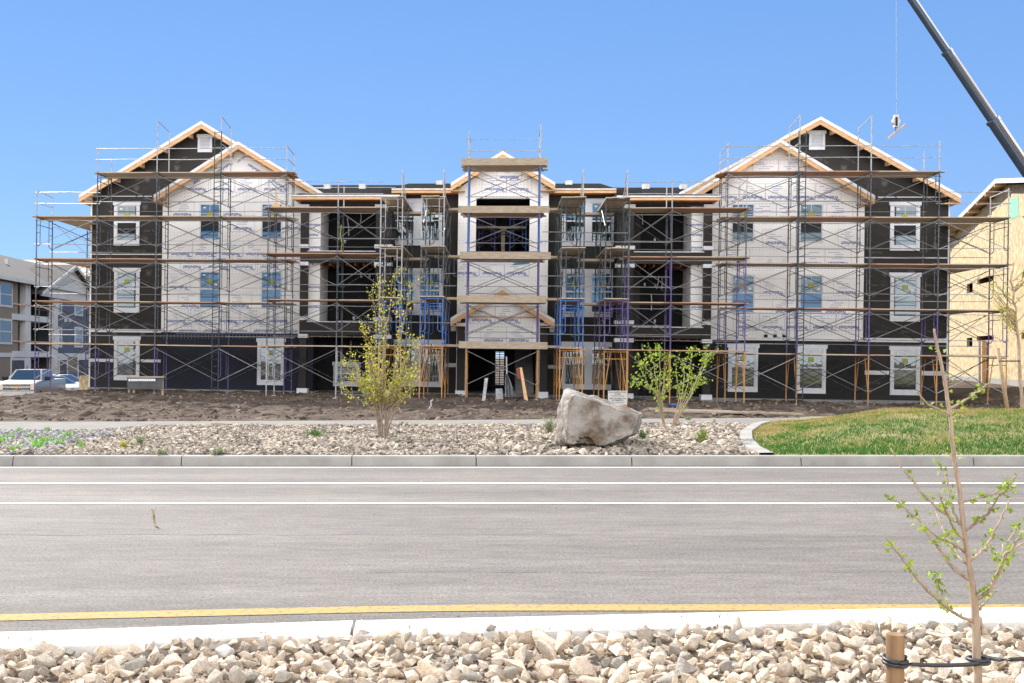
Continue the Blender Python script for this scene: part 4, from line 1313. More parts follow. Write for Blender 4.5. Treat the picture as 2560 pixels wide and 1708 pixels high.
for (x0, x1) in ((501, 549), (655, 704)):
    window(x0, x1, 511, 598, vb_, m_gblue, False, strip=.36); window(x0 - 1, x1 - 1, 680, 770, vb_, m_gblue, False)
window(1830, 1884, 511, 604, vb_, m_gblue, False, lowglass=m_ggrey, strip=.33); window(2000, 2055, 511, 604, vb_, m_ggrey, False, strip=.33)
window(1830, 1884, 689, 781, vb_, m_ggrey, False, lowglass=m_gblue); window(2000, 2055, 689, 782, vb_, m_ggrey, False, lowglass=m_gblue)
window(642, 713, 846, 963, vb_ + .004); window(832, 900, 905, 966, .74, cols=1, stick=False)
for y0, y1, gl in ((497, 614, m_glass), (671, 788, m_gblue), (849, 967, m_glass)):
    window(978, 1109, y0, y1, 0, gl, dbl=True)
for y0, y1, gl in ((497, 616, m_gblue), (673, 793, m_gblue), (855, 974, m_glass)):
    window(1403, 1539, y0, y1, 0, gl, dbl=True, lowglass=m_glass if y0 < 600 else None)
# gable vents
for x0, x1, y0, y1 in ((494, 532, 336, 381), (2021, 2063, 327, 375)):
    u0, u1, w0, w1 = B.rect(x0, x1, y0, y1, 0)
    mb = MB(); c = .12
    for q in ((u0 + .02, u0 + c, w0, w1 - .14), (u1 - c, u1 - .02, w0, w1 - .14), (u0 - .03, u1 + .03, w1 - .139, w1), (u0 + c, u1 - c, w0, w0 + .10)):
        B.ubox(mb, q[0], q[1], -.05, -.001, q[2], q[3])
    fr = mk('gable_vent', mb, m_trim)
    sl_ = MB(); n = 9
    for k in range(n):
        a = lerp(w0 + .10, w1 - .14, k / n); h_ = (w1 - .24 - w0) / n
        sl_.prism([P(u0 + c, -.035, a), P(u0 + c, -.03, a + .012), P(u0 + c, -.004, a + h_), P(u0 + c, -.002, a + h_ - .02)],
                  [P(u1 - c, -.035, a), P(u1 - c, -.03, a + .012), P(u1 - c, -.004, a + h_), P(u1 - c, -.002, a + h_ - .02)])
    mk('louvre', sl_, m_trim, fr)
# duct hoods in the white wall and electric boxes
for x, y in ((1915, 836), (1938, 836), (1961, 836)):
    mb = MB(); B.rbox(mb, x - 4, x + 4, y - 8, y, vb_ - .02, vb_); q = mk('duct_collar', mb, m_trim)
    mb = MB(); B.rbox(mb, x - 4, x + 4, y + .5, y + 8, vb_ - .07, vb_); mk('duct_mouth', mb, m_blk, q)
for x, y in ((1925, 652), (1961, 651)):
    boxpart('duct_collar', x - 5, x + 5, y - 5, y + 4, vb_ - .03, vb_, m_trim)
for x, y in ((1133, 820), (1380, 823)):
    boxpart('wall_lamp_box', x - 6, x + 6, y - 8, y + 8, -.12, -.001, m_trim)
boxpart('vent_tape', 402, 406, 838, 843, -.03, -.001, m_trim)

mb = MB(); B.rbox(mb, 1172, 1283, 650, 662, vt - .02, vt - .002); mk('pale_membrane', mb, m_trim)
mb = MB(); u0, u1, w0, w1 = B.rect(1280, 1326, 650, 662, vt)
mb.prism([P(u0 + .4, vt - .03, w1), P(u1, vt - .03, w1), P(u1 - .05, vt - .03, w0 + .05), P(u1 - .5, vt - .03, w0), P(u0, vt - .03, w0)],
         [P(u0 + .4, vt - .002, w1), P(u1, vt - .002, w1), P(u1 - .05, vt - .002, w0 + .05), P(u1 - .5, vt - .002, w0), P(u0, vt - .002, w0)]); mk('teal_membrane', mb, m_teal)
for x, y in ((884, 795), (920, 790), (862, 604), (903, 690), (924, 690), (1637, 600), (1612, 711), (1638, 714), (1637, 803), (1605, 864)):
    boxpart('outlet_box', x - 2.2, x + 2.2, y - 4, y + 4, .70, .749, m_trim)
for x0, y0, x1, y1 in ((868, 545, 872, 590), (902, 530, 901, 556), (1604, 532, 1606, 562), (1647, 690, 1641, 722), (1628, 735, 1628, 776), (1655, 695, 1654, 722)):
    mb = MB(); mb.tube([pp(x0, y0, .5), pp((x0 + x1) / 2 + 1.5, (y0 + y1) / 2, .5), pp(x1, y1, .5)], .022, n=4); mb.build('hanging_wire', m_trim, apt)
def under_roof(x, y, v, m=22):
    """is this spot of the facade below the gable slopes?"""
    if v < -.4:
        ok = (y > 353 + .63 * abs(x - 595) + m) if x < 810 else ((y > 347 + .60 * abs(x - 1951) + m) if x > 1700 else (y > 377 + .62 * abs(x - 1257) + m if v > -1 else True))
    else:
        ok = (y > 302 + .611 * abs(x - 503) + m + 4) if x < 810 else (y > 291 + .567 * abs(x - 2052) + m + 4 if x > 1700 else True)
    return ok
# --- print on the wrap
def letters(parent, v, rows, x0, x1, avoid, step=63, size=.225, offs=0):
    mb = MB(); fb = MB()
    k = 0
    for ri, y in enumerate(rows):
        x = x0 + 22 + (ri * 29 + offs) % step
        while x < x1 - 18:
            if under_roof(x + 16, y - 4, v) and under_roof(x - 16, y - 4, v) and not any(a - 20 < x < b + 20 and c - 6 < y < d + 6 for a, b, c, d in avoid):
                u, w_ = uw(x, y, v)
                put_text(mb, 'WeatherSmart', lambda p_, q_: P(u + p_, v - .004, w_ + q_), size, math.pi, bold=True, sx=.62)
                TT = lambda p_, q_: P(u + p_, v - .0035, w_ + q_)
                t = .012
                for (a, b, c, d) in ((-.55, .55, .52, .52 + t), (-.55, .55, -.2, -.2 + t), (-.55, -.55 + t, -.2, .52), (.55, .55 - t, -.2, .52)):
                    fb.quad(TT(a, c), TT(b, c), TT(b, d), TT(a, d))
                for r_i in range(4):
                    a = rnd.uniform(-.45, -.1); b = a + rnd.uniform(.2, .5)
                    yy2 = .12 + r_i * .09
                    fb.quad(TT(a, yy2), TT(b, yy2), TT(b, yy2 + .025), TT(a, yy2 + .025))
                put_text(mb, 'Home', lambda p_, q_: P(u + .42 + p_, v - .004, w_ - .14 + q_), size * .42, math.pi, bold=True, sx=.7)
            x += step + rnd.uniform(-3, 3); k += 1
        # nail caps above
    for ri, y in enumerate(rows):
        for dy_ in (14, 21):
            x = x0 + 5
            while x < x1 - 3:
                if under_roof(x, y + dy_, v) and not any(a - 3 < x < b + 3 and c - 3 < y + dy_ < d + 3 for a, b, c, d in avoid):
                    u, w_ = uw(x, y + dy_, v); s = .014
                    fb.quad(P(u - s, v - .003, w_ - s), P(u + s, v - .003, w_ - s), P(u + s, v - .003, w_ + s), P(u - s, v - .003, w_ + s))
                x += 8.6
    mb.build('printed_lettering', m_ink, parent); fb.build('printed_frames', m_ink2, parent)
avL = [(497, 553, 505, 603), (650, 709, 505, 603), (495, 552, 675, 775), (650, 707, 675, 775)]
letters(bumpL, vb_, [470, 533, 568, 632, 664, 715, 762, 800, 824], 405, 752, avL)
avR = [(1826, 1888, 505, 608), (1996, 2059, 505, 608), (1826, 1888, 684, 786), (1996, 2059, 684, 786), (1900, 1975, 822, 850), (1915, 1970, 640, 660)]
letters(bumpR, vb_, [490, 540, 604, 655, 728, 776, 815], 1782, 2158, avR, offs=14)
letters(bumpR, vb_, [388], 1895, 2010, [])
letters(bumpR, vb_, [430], 1830, 2070, [])
letters(tower, vt, [440, 470], 1185, 1330, [])
letters(tower, vt, [680, 728], 1144, 1372, [(1190, 1320, 715, 900)])
letters(tower, vt, [588, 545, 622], 1144, 1372, [(1176, 1340, 480, 640)], step=52)
letters(porch, ve, [797, 848], 1163, 1350, [], offs=20)
mb = MB()
for x, y, an in ((447, 452, .545), (610, 390, .6), (500, 445, .56), (560, 416, .56), (640, 420, -.56), (700, 460, -.56)):
    u, w_ = uw(x, y, vb_)
    put_text(mb, 'WeatherSmart', lambda p_, q_: P(u + p_, vb_ - .004, w_ + q_), .21, math.pi + an, bold=True, sx=.62)
mk('printed_lettering', mb, m_ink, bumpL, rc=False)
# --- print on the black sheathing
def dletters(parent, v, rows, x0, x1, avoid, ang=0, size=.16, step=66):
    mb = MB()
    for ri, y in enumerate(rows):
        x = x0 + 16 + (ri * 37) % step
        while x < x1 - 12:
            if under_roof(x + 14, y - 6, v) and under_roof(x - 14, y - 6, v) and not any(a - 16 < x < b + 16 and c - 4 < y < d + 4 for a, b, c, d in avoid):
                u, w_ = uw(x, y, v)
                put_text(mb, 'Hydro Tex', lambda p_, q_: P(u + p_, v - .003, w_ + q_), size, ang, bold=True, sx=.8)
                u, w_ = uw(x - 12, y + 19, v)
                for rr_ in (.13, .08):      # shield mark
                    q = [(-rr_, rr_), (rr_, rr_), (rr_, -rr_ * .3), (0, -rr_ * 1.2), (-rr_, -rr_ * .3)]
                    if rr_ > .1:
                        q2 = [(a_ * .82, b_ * .82) for a_, b_ in q]
                        for j in range(5):
                            mb.quad(*[P(u + z[0], v - .003, w_ + z[1]) for z in (q[j], q[(j + 1) % 5], q2[(j + 1) % 5], q2[j])])
                    else:
                        mb.ngon([P(u + a_, v - .003, w_ + b_) for a_, b_ in q])
            x += step + rnd.uniform(-4, 4)
    mb.build('printed_lettering', m_inkd, parent)
dletters(wingL, 0, [500, 550, 580, 630, 665, 740, 800, 815, 850, 888], 222, 404, [(280, 355, 495, 620), (280, 355, 665, 790), (280, 355, 836, 960)])
dletters(wingL, 0, [430, 452], 300, 404, [])
dletters(wingL, 0, [350, 375, 402], 430, 560, [(490, 536, 332, 386)], ang=.5)
dletters(wingR, 0, [545, 596, 634, 665, 716, 760, 832, 872, 905, 960], 2164, 2370, [(2219, 2306, 500, 632), (2219, 2306, 676, 810), (2219, 2306, 860, 995)])
dletters(wingR, 0, [345, 372, 402], 2030, 2150, [(2016, 2068, 322, 380)], ang=-.5)
dletters(wingR, 0, [400, 440], 2170, 2270, [], ang=-.5)
dletters(lowL, vb_ + .004, [850, 920], 760, 786, [])

# ================================================================== SCAFFOLDS
def wground(u, v):
    q = P(u, v, 0); return T(q.x, q.y) - q.z - .02
def frame_mb(mb, A_, C_, w0, w1, taper=False):
    """A_, C_: (u, v) of the two posts"""
    pr_ = .026; ir = .017
    a = lambda t, w_: P(lerp(A_[0], C_[0], t), lerp(A_[1], C_[1], t), w_)
    mb.tube([a(0, w0), a(0, w1)], pr_, n=6); mb.tube([a(1, w0), a(1, w1)], pr_, n=6)
    hh = w1 - w0; tb = w1 - .06
    mb.tube([a(0, tb), a(1, tb)], ir * 1.2, n=5)
    if hh < .9: return
    if taper:
        mb.tube([a(0, tb - .28), a(1, tb - .28)], ir, n=5)
        for s, e in ((.28, .03), (.72, .97)):
            mb.tube([a(s, tb), a(e, w0 + hh * .22)], ir, n=5)
    else:
        mb.tube([a(.22, tb - .30), a(.78, tb - .30)], ir, n=5)
        for s, o_ in ((.22, 0), (.78, 1)):
            low = w0 + hh * .30
            mb.tube([a(s, tb - .0), a(s, low + .1), a(lerp(s, o_, .35), low + .02), a(lerp(s, o_, .98), low)], ir, n=5)
            for f in (.62, .80):
                mb.tube([a(s, w0 + hh * f), a(o_, w0 + hh * f)], ir * .85, n=4)
def planks(parent, u0, u1, v0, v1, w_, mat, n=None, along='u', over=(.2, .2)):
    mb = MB()
    ext = (v1 - v0) if along == 'u' else (u1 - u0)
    n = n or max(2, int(ext / .27))
    for k in range(n):
        a = lerp(0, ext, k / n) + .005; b = lerp(0, ext, (k + 1) / n) - .005
        o0 = over[0] + rnd.uniform(-.12, .12); o1 = over[1] + rnd.uniform(-.12, .12); dz = rnd.uniform(0, .012); tl = rnd.uniform(-.012, .012)
        if along == 'u':
            mb.hexa([P(u0 - o0, v0 + a, w_ + dz), P(u1 + o1, v0 + a, w_ + dz + tl), P(u1 + o1, v0 + b, w_ + dz + tl), P(u0 - o0, v0 + b, w_ + dz),
                     P(u0 - o0, v0 + a, w_ + dz + .042), P(u1 + o1, v0 + a, w_ + dz + .042 + tl), P(u1 + o1, v0 + b, w_ + dz + .042 + tl), P(u0 - o0, v0 + b, w_ + dz + .042)])
        else:
            B.ubox(mb, u0 + a, u0 + b, v0 - o0, v1 + o1, w_ + dz, w_ + dz + .042)
    return mk('deck', mb, mat, parent)
def brace(parent, p, q, r, s, mat):
    mb = MB(); mb.tube([p, q], .014, n=4); mb.tube([r, s], .014, n=4); return mb.build('cross_brace', mat, parent)
def scaffold(label, xs, yref, vf, vb, xr, ys_, cols, tops=None, ends=None, decks=None, rails=True, guard=1.1, taper0=False, deckmat=m_deck, bracec=None, skipbay0=(), ladders=()):
    """ys_: deck rows top to bottom in px (at column xr on plane vf); cols from the bottom up"""
    us = [U(x, yref, vf) for x in xs]
    ws = [W(xr, y, vf) for y in ys_]
    n = len(ws)
    um = (us[0] + us[-1]) / 2
    root = empty('scaffold', P(um, (vf + vb) / 2, wground(um, (vf + vb) / 2)), label, 'scaffold', 'scaffolds along the building front')
    tops = tops or [0] * len(us)
    for i, u in enumerate(us):
        for j in range(tops[i], n):
            w1 = ws[j]; w0 = ws[j + 1] if j + 1 < n else min(wground(u, vf), wground(u, vb)) + .12
            mb = MB(); cm = cols[min(n - 1 - j, len(cols) - 1)]
            frame_mb(mb, (u, vf), (u, vb), w0, w1, taper=(taper0 and j == n - 1))
            mb.build('frame', cm, root)
        for v in (vf, vb):
            g = wground(u, v); mb = MB()
            mb.tube([P(u, v, g), P(u, v, g + .35)], .018, n=5); B.ubox(mb, u - .09, u + .09, v - .09, v + .09, g - .02, g + .015)
            mb.build('base_jack', m_galv, root)
        gt = tops[i]; gh = guard[i] if isinstance(guard, (list, tuple)) else guard
        if gh:
            mb = MB()
            mb.tube([P(u, vf, ws[gt]), P(u, vf, ws[gt] + gh)], .024, n=6); mb.tube([P(u, vb, ws[gt]), P(u, vb, ws[gt] + gh * .93)], .024, n=6)
            if i in (0, len(us) - 1) or gh > 1.5:
                mb.tube([P(u, vf, ws[gt] + gh - .05), P(u, vb, ws[gt] + gh * .93 - .05)], .018, n=5); mb.tube([P(u, vf, ws[gt] + gh * .5), P(u, vb, ws[gt] + gh * .5)], .018, n=5)
            mb.build('guard_post', m_galv, root)
    for i in range(len(us) - 1):
        t = max(tops[i], tops[i + 1])
        for j in range(t, n):
            w1 = ws[j]; lowest = j == n - 1
            dm = deckmat if not callable(deckmat) else deckmat(i, j)
            if not decks or (i, j) not in decks:
                planks(root, us[i], us[i + 1], vf + .04, vb - .04, w1 - .02, rnd.choice((dm, dm, dm, m_deck3)), over=(.22, .22))
            bm_ = (bracec or [m_galv])[min(n - 1 - j, len(bracec or [1]) - 1)] if bracec else (m_pipe if 0 < i < len(us) - 2 or len(us) < 5 else m_galv)
            hb = 1.28 if not lowest else 1.5
            for v in (vf, vb):
                sg = .03 if v == vf else -.03
                brace(root, P(us[i], v - sg, w1 - .12), P(us[i + 1], v - sg, w1 - hb), P(us[i + 1], v - sg, w1 - .12), P(us[i], v - sg, w1 - hb), bm_ if v == vf else m_steel)
            if rails:
                for v, dz in ((vf + .03, 1.02), (vf + .03, .55)) if j == t else ((vf + .03, .62), (vb - .03, .42), (vf + .03, 1.64)):
                    mb = MB(); mb.tube([P(us[i] - .1, v, w1 + dz), P((us[i] + us[i + 1]) / 2, v, w1 + dz + rnd.uniform(-.02, .02)), P(us[i + 1] + .1, v, w1 + dz + rnd.uniform(-.02, .02))], .017, n=5)
                    mb.build('guard_rail', m_galv if j == t or i in (0, len(us) - 2) and len(us) == 5 else m_pipe, root)
    for (x, ylo, yhi) in ladders:
        u, _ = uw(x, 600, vf - .08); w0 = wground(u, vf) + .05 if ylo is None else W(x, ylo, vf); w1 = W(x, yhi, vf)
        mb = MB(); wd = .29
        for s in (-wd / 2, wd / 2): mb.tube([P(u + s, vf - .08, w0), P(u + s, vf - .08, w1)], .021, n=5)
        k = w0 + .2
        while k < w1 - .05:
            mb.tube([P(u - wd / 2, vf - .08, k), P(u + wd / 2, vf - .08, k + .05)], .014, n=4); k += .3
        mb.build('ladder', m_green, root)
    return root, us, ws

S1 = scaffold('long scaffold with purple bottom frames across the left wing', [90, 241, 389, 549, 713], 700, -3.0, -1.5, 389, [431, 541, 648, 755, 863],
              [m_purple, m_steel, m_steel, m_steel, m_steel], tops=[1, 0, 0, 0, 0], guard=[1.15, 1.1, 2.25, 2.4, 1.15], ladders=[(542, None, 330)])
# run of the same scaffold along the gable end
root, us, ws = S1
for j in range(1, 5):
    planks(root, us[0] + .1, us[0] + 1.4, -1.4, 4.4, ws[j] + .03, m_deck, along='v')
for vv in (2.0, 4.6):
    for j in range(1, 5):
        mb = MB(); w0 = ws[j + 1] if j < 4 else wground(us[0], vv) + .05
        frame_mb(mb, (us[0] + .1, vv), (us[0] + 1.5, vv), w0, ws[j]); mb.build('frame', m_steel if j < 4 else m_purple, root)
for j in range(1, 5):
    for v0, v1 in ((-1.5, 2.0), (2.0, 4.6)):
        brace(root, P(us[0] + .12, v0, ws[j] - .12), P(us[0] + .12, v1, ws[j] - 1.2), P(us[0] + .12, v0, ws[j] - 1.2), P(us[0] + .12, v1, ws[j] - .12), m_galv)
        brace(root, P(us[0] + 1.5, v0, ws[j] - .12), P(us[0] + 1.5, v1, ws[j] - 1.2), P(us[0] + 1.5, v0, ws[j] + 1.0), P(us[0] + 1.5, v1, ws[j] + 1.0), m_galv)
S2 = scaffold('scaffold standing before the left balconies', [669, 843, 949], 700, -4.7, -3.3, 800, [518, 634, 750, 866],
              [m_galv, m_steel, m_green, m_steel], tops=[0, 0, 0], guard=[1.15, 1.15, 0], decks=None)
S8 = scaffold('scaffold with a violet frame column before the right balconies', [1572, 1678, 1864], 700, -4.7, -3.3, 1770, [520, 643, 758, 878],
              [m_orange, m_purple, m_purple, m_steel], tops=[0, 0, 0], guard=[0, 1.15, 1.15], taper0=True)
S9 = scaffold('long scaffold with orange bottom frames across the right wing', [1816, 1995, 2174, 2345, 2519], 700, -3.0, -1.5, 2174, [428, 543, 660, 773, 888],
              [m_orange, m_purple, m_steel, m_steel, m_steel], tops=[0, 0, 0, 0, 1], guard=[1.15, 2.3, 2.25, 1.2, 1.15], taper0=True,
              ladders=[(2003, None, 328)])
root, us, ws = S9
for j in range(1, 5):
    planks(root, us[4] - 1.4, us[4] - .1, -1.4, 4.4, ws[j] + .03, m_deck, along='v')
    for v0, v1 in ((-1.5, 2.0), (2.0, 4.6)):
        brace(root, P(us[4] - .12, v0, ws[j] - .12), P(us[4] - .12, v1, ws[j] - 1.2), P(us[4] - .12, v0, ws[j] - 1.2), P(us[4] - .12, v1, ws[j] - .12), m_steel)
        brace(root, P(us[4] - 1.5, v0, ws[j] - .12), P(us[4] - 1.5, v1, ws[j] - 1.2), P(us[4] - 1.5, v0, ws[j] + 1.0), P(us[4] - 1.5, v1, ws[j] + 1.0), m_steel)
for vv in (2.0, 4.6):
    for j in range(1, 5):
        mb = MB(); w0 = ws[j + 1] if j < 4 else wground(us[4], vv) + .05
        frame_mb(mb, (us[4] - 1.5, vv), (us[4] - .1, vv), w0, ws[j]); mb.build('frame', m_steel if j < 4 else m_orange, root)
# centre scaffold before the tower
S5 = scaffold('scaffold with thick edge boards before the central tower', [1168, 1347], 700, -4.4, -2.9, 1257, [412, 531, 646, 755, 870],
              [m_orange, m_purple, m_purple, m_blue, m_blue], guard=[1.35, 1.6], rails=True, deckmat=m_deck2)
root, us, ws = S5
for j, wj in enumerate(ws):
    mb = MB(); B.ubox(mb, us[0] - .3 - .1 * (j % 2), us[1] + .3 + .08 * (j % 3), -4.46, -4.42, wj - .03, wj + .25)
    mk('edge_board', mb, m_deck2, root)
# depth-running towers before the recessed windows
def tower_scaf(label, x0, x1, xr, ys_, cols, vf, vb, peak=True, taper0=True):
    u0, u1 = U(x0, 700, vf), U(x1, 700, vf); ws = [W(xr, y, vf) for y in ys_]; n = len(ws); um = (u0 + u1) / 2
    root = empty('scaffold', P(um, (vf + vb) / 2, wground(um, -3)), label, 'scaffold', 'scaffolds along the building front')
    vm = (vf + vb) / 2
    for j in range(n):
        for k, v in enumerate((vf, vm, vb)):
            w1 = ws[j]; w0 = ws[j + 1] if j + 1 < n else wground(u0, v) + .1
            mb = MB(); frame_mb(mb, (u0, v), (u1, v), w0, w1, taper=taper0 and j == n - 1)
            mb.build('frame', cols[n - 1 - j] if k == 0 or j >= n - 2 else m_green, root)
        planks(root, u0 - .02, u1 + .06, vf, vb, ws[j] + .0, m_deck if j < n - 1 else m_deck3, along='v', over=(.08, .08), n=4)
        for a, b in ((vf, vm), (vm, vb)):
            for u in (u0, u1):
                brace(root, P(u + .03, a, ws[j] - .12), P(u + .03, b, ws[j] - 1.3), P(u + .03, a, ws[j] - 1.3), P(u + .03, b, ws[j] - .12), m_pipe)
    if peak:
        up = u1 if xr < 1200 else u0
        mb = MB(); wp = ws[0] + 1.15
        up = u0 + (u1 - u0) * .95 if True else up
        mb.tube([P(up, vf + .2, ws[0]), P(up, vf + .2, wp)], .026, n=6)
        mb.tube([P(up, vf + .2, wp), P(up, vf + 1.7, ws[0] + .2)], .018, n=5); mb.tube([P(up, vf + .2, wp - .5), P(up, vf + 1.7, ws[0] - .1)], .018, n=5)
        mb.build('guard_post', m_galv, root)
    for u in (u0, u1):
        for v in (vf, vm, vb):
            g = wground(u, v); mb = MB(); mb.tube([P(u, v, g), P(u, v, g + .35)], .018, n=5); B.ubox(mb, u - .09, u + .09, v - .09, v + .09, g - .02, g + .015); mb.build('base_jack', m_galv, root)
    return root
tower_scaf('narrow scaffold tower touching the left balcony scaffold', 950, 1004, 975, [494, 618, 746, 866], [m_orange, m_blue, m_galv, m_galv], -5.2, -.9)
tower_scaf('narrow scaffold tower just left of the central tower', 1052, 1108, 1080, [493, 617, 743, 867], [m_orange, m_blue, m_steel, m_galv], -5.2, -.9)
tower_scaf('narrow scaffold tower just right of the central tower with blue frames', 1402, 1459, 1430, [495, 621, 748, 873], [m_orange, m_blue, m_steel, m_green], -5.2, -.9)
tower_scaf('narrow scaffold tower with purple frames beside the right balconies', 1513, 1570, 1540, [497, 622, 749, 876], [m_orange, m_purple, m_steel, m_green], -5.2, -.9)
# connecting planks between towers
for x0, x1, ys_, lb in ((1104, 1160, (529, 646, 750, 867), 'left'), (1365, 1404, (529, 648, 752, 870), 'right'), (1004, 1055, (538, 652, 758), 'between the two left narrow towers'), (1459, 1515, (540, 655, 764), 'between the two right narrow towers')):
    v = -2.3 if x0 in (1104, 1365) else -1.6
    for k, y in enumerate(ys_):
        u0, w_ = uw(x0, y, v); u1, _ = uw(x1, y, v)
        mb = MB(); B.ubox(mb, u0 - .3, u1 + .3, v - .35, v + .3, w_, w_ + .10)
        o = MB.build(mb, 'walk_plank', m_deck if k else m_deck2)
        c = sum((x.co for x in o.data.vertices), Vector()) / 8
        for vv in o.data.vertices: vv.co -= c
        o.location = c
        nth = ('top', 'second highest', 'second lowest', 'lowest')[k] if len(ys_) == 4 else ('top', 'middle', 'lowest')[k]
        where = {'left': 'bridging toward the left edge of the central tower', 'right': 'bridging toward the right edge of the central tower'}.get(lb, lb)
        tag(o, f'{nth} wooden walk plank {where}', 'plank', 'walk planks between scaffolds')
# long pipes tying the towers, seen between them
mbs = []
for (x0, y0, x1, y1, lb) in ((843, 568, 1010, 571, 'upper'), (843, 597, 1090, 598, 'second'), (846, 686, 1140, 684, 'third'), (846, 712, 1140, 715, 'fourth'), (846, 803, 1145, 808, 'fifth')):
    mb = MB(); mb.tube([pp(x0, y0, -5.3), pp(x1, y1, -5.3)], .018, n=5)
    tag(mb.build('tie_pipe', m_pipe), f'{lb} long horizontal pipe clamped between balcony scaffold and tower at left', 'pipe', 'tie pipes')
for (x0, y0, x1, y1, lb) in ((1356, 580, 1570, 583, 'upper'), (1350, 604, 1675, 606, 'second'), (1350, 690, 1675, 693, 'third'), (1350, 715, 1675, 719, 'fourth'), (1350, 813, 1675, 815, 'fifth'), (1350, 835, 1675, 842, 'lowest')):
    mb = MB(); mb.tube([pp(x0, y0, -5.3), pp(x1, y1, -5.3)], .018, n=5)
    tag(mb.build('tie_pipe', m_pipe), f'{lb} long horizontal pipe clamped between tower and balcony scaffold at right', 'pipe', 'tie pipes')
# small scaffold inside the open landing
r = empty('indoor_scaffold', P(U(1250, 630, 1.5), 1.5, W(1257, 640, vt)), 'small purple and blue scaffold inside the open upper landing of the tower', 'scaffold')
wf_ = W(1257, 640, vt)
for x0, x1, mt in ((1197, 1237, m_purple), (1275, 1315, m_blue)):
    mb = MB(); frame_mb(mb, (U(x0, 600, 1.2), 1.2), (U(x1, 600, 1.2), 1.2), wf_, W(1257, 545, 1.2)); mb.build('frame', mt, r)
mb = MB(); B.rbox(mb, 1190, 1316, 566, 571, 1.0, 2.2); mk('deck', mb, m_deck2, r)
mb = MB(); B.rbox(mb, 1253, 1262, 575, 632, 1.5, 1.6); mk('post', mb, m_deck2, r)
mb = MB(); mb.tube([pp(1197, 600, 1.2), pp(1250, 575, 1.2)], .02, n=5); mb.tube([pp(1285, 603, 1.2), pp(1318, 580, 1.2)], .02, n=5); mb.build('brace', m_purple, r)

# ================================================================== NEIGHBOURING BUILDINGS
D = Plane((-33.6, 66, -.75), (.02, 1, 0), (-1, .02, 0))
def dcorner(px, v=0): return D.uw(px, 850, v)[0]
left_b = empty('apartment_block', D.P(20, 0, 0), 'finished beige and slate blue apartment block beyond the parked cars at left', 'building')
def dbox(name, px0, px1, w0, w1, v0, v1, mat, parent=left_b):
    mb = MB(); D.ubox(mb, dcorner(px0, v0), dcorner(px1, v0), v0, v1, w0, w1); return recalc(mb.build(name, mat, parent))
def dw(px, py, v=0): return D.uw(px, py, v)[1]
we = dw(20, 696)
dbox('wall', -190, 45, 0, we, 0, 14, m_beige)
dbox('wall', 45.2, 146, 0, we, 1.7, 14, m_beige)
wfl = dw(200, 893)
dbox('wall', 146.2, 420, wfl, we + .3, -.3, 14, m_slatew)
dbox('wall', 146.2, 420, 0, wfl - .02, -.3, 14, m_beige)
for px, v in ((64, -.1), (136, -.3)):
    dbox('column', px, px + (13 if px < 100 else 9), 0, we + .1, v, v + .5, m_wpaint)
w1_, w2_ = dw(60, 787), dw(60, 802); w3_, w4_ = dw(60, 878), dw(60, 893)
for a, b in ((w2_, w1_), (w4_, w3_)):
    dbox('balcony_band', 34, 140, a, b, -.15, 1.68, m_wpaint)
    dbox('balcony_rail', 34, 140, b + .75, b + .85, -.1, -.02, m_lum)
    dbox('balcony_door', 80, 93, b + .02, b + 2.2, 1.62, 1.69, m_black)
    dbox('balcony_door', 46, 56, b + .02, b + 2.2, 1.62, 1.69, m_gray)
dbox('white_band', 146.2, 420, wfl - .02, wfl + .35, -.36, -.301, m_wpaint)
dbox('white_band', -190, 33, w4_, w4_ + .35, -.06, -.001, m_wpaint)
dbox('blue_membrane', 172, 222, .75, 1.1, -.34, -.301, m_purple)
for (a, b) in ((30, 62), (78, 90), (117, 132), (150, 168), (197, 240)):
    v = -.3 if a > 146 else (1.7 if a > 46 else 0)
    q = dbox('garage_door', a, b, 0, 2.25, v - .05, v - .002, m_gray)
    dbox('door_trim', a - 2, b + 2, 2.252, 2.5, v - .08, v - .002, m_wpaint, q)
    dbox('door_trim', a - 2, a - .01, 0, 2.25, v - .08, v - .002, m_wpaint, q); dbox('door_trim', b + .01, b + 2, 0, 2.25, v - .08, v - .002, m_wpaint, q)
def dwin(x0, x1, yt, yb, v):
    xm = (x0 + x1) / 2; w1 = dw(xm, yt, v); w0 = dw(xm, yb, v); u0, u1 = D.uw(x0, 850, v)[0], D.uw(x1, 850, v)[0]
    mb = MB(); c = .16
    for q in ((u0, u0 + c, w0, w1), (u1 - c, u1, w0, w1), (u0 + c, u1 - c, w1 - c, w1), (u0 + c, u1 - c, w0, w0 + c), (u0 + c, u1 - c, (w0 + w1) / 2 - .04, (w0 + w1) / 2 + .04)):
        D.ubox(mb, q[0], q[1], v - .06, v - .002, q[2], q[3])
    f_ = recalc(mb.build('window', m_wpaint, left_b)); mb = MB()
    D.ubox(mb, u0 + c, u1 - c, v - .03, v - .002, w0 + c, w1 - c); recalc(mb.build('pane', m_glass, f_))
dwin(-2, 30, 705, 768, 0); dwin(-4, 29, 797, 861, 0); dwin(-70, -40, 700, 765, 0)
for x0, x1 in ((145, 154), (186, 206), (236, 256)):
    dwin(x0, x1, 739 if x0 > 150 else 734, 790 if x0 > 150 else 785, -.3); dwin(x0, x1, 818, 869, -.3)
g = [(D.uw(x, y, -.35)) for x, y in ((100, 725), (176, 670), (262, 732))]
wbase = dw(150, 729, -.35)
def dprism(name, ring, v0, v1, mat, parent=left_b):
    mb = MB(); mb.prism([D.P(u, v0, w_) for u, w_ in ring], [D.P(u, v1, w_) for u, w_ in ring]); return recalc(mb.build(name, mat, parent))
gl, ga, gr = g
gw = gl[1] - .2
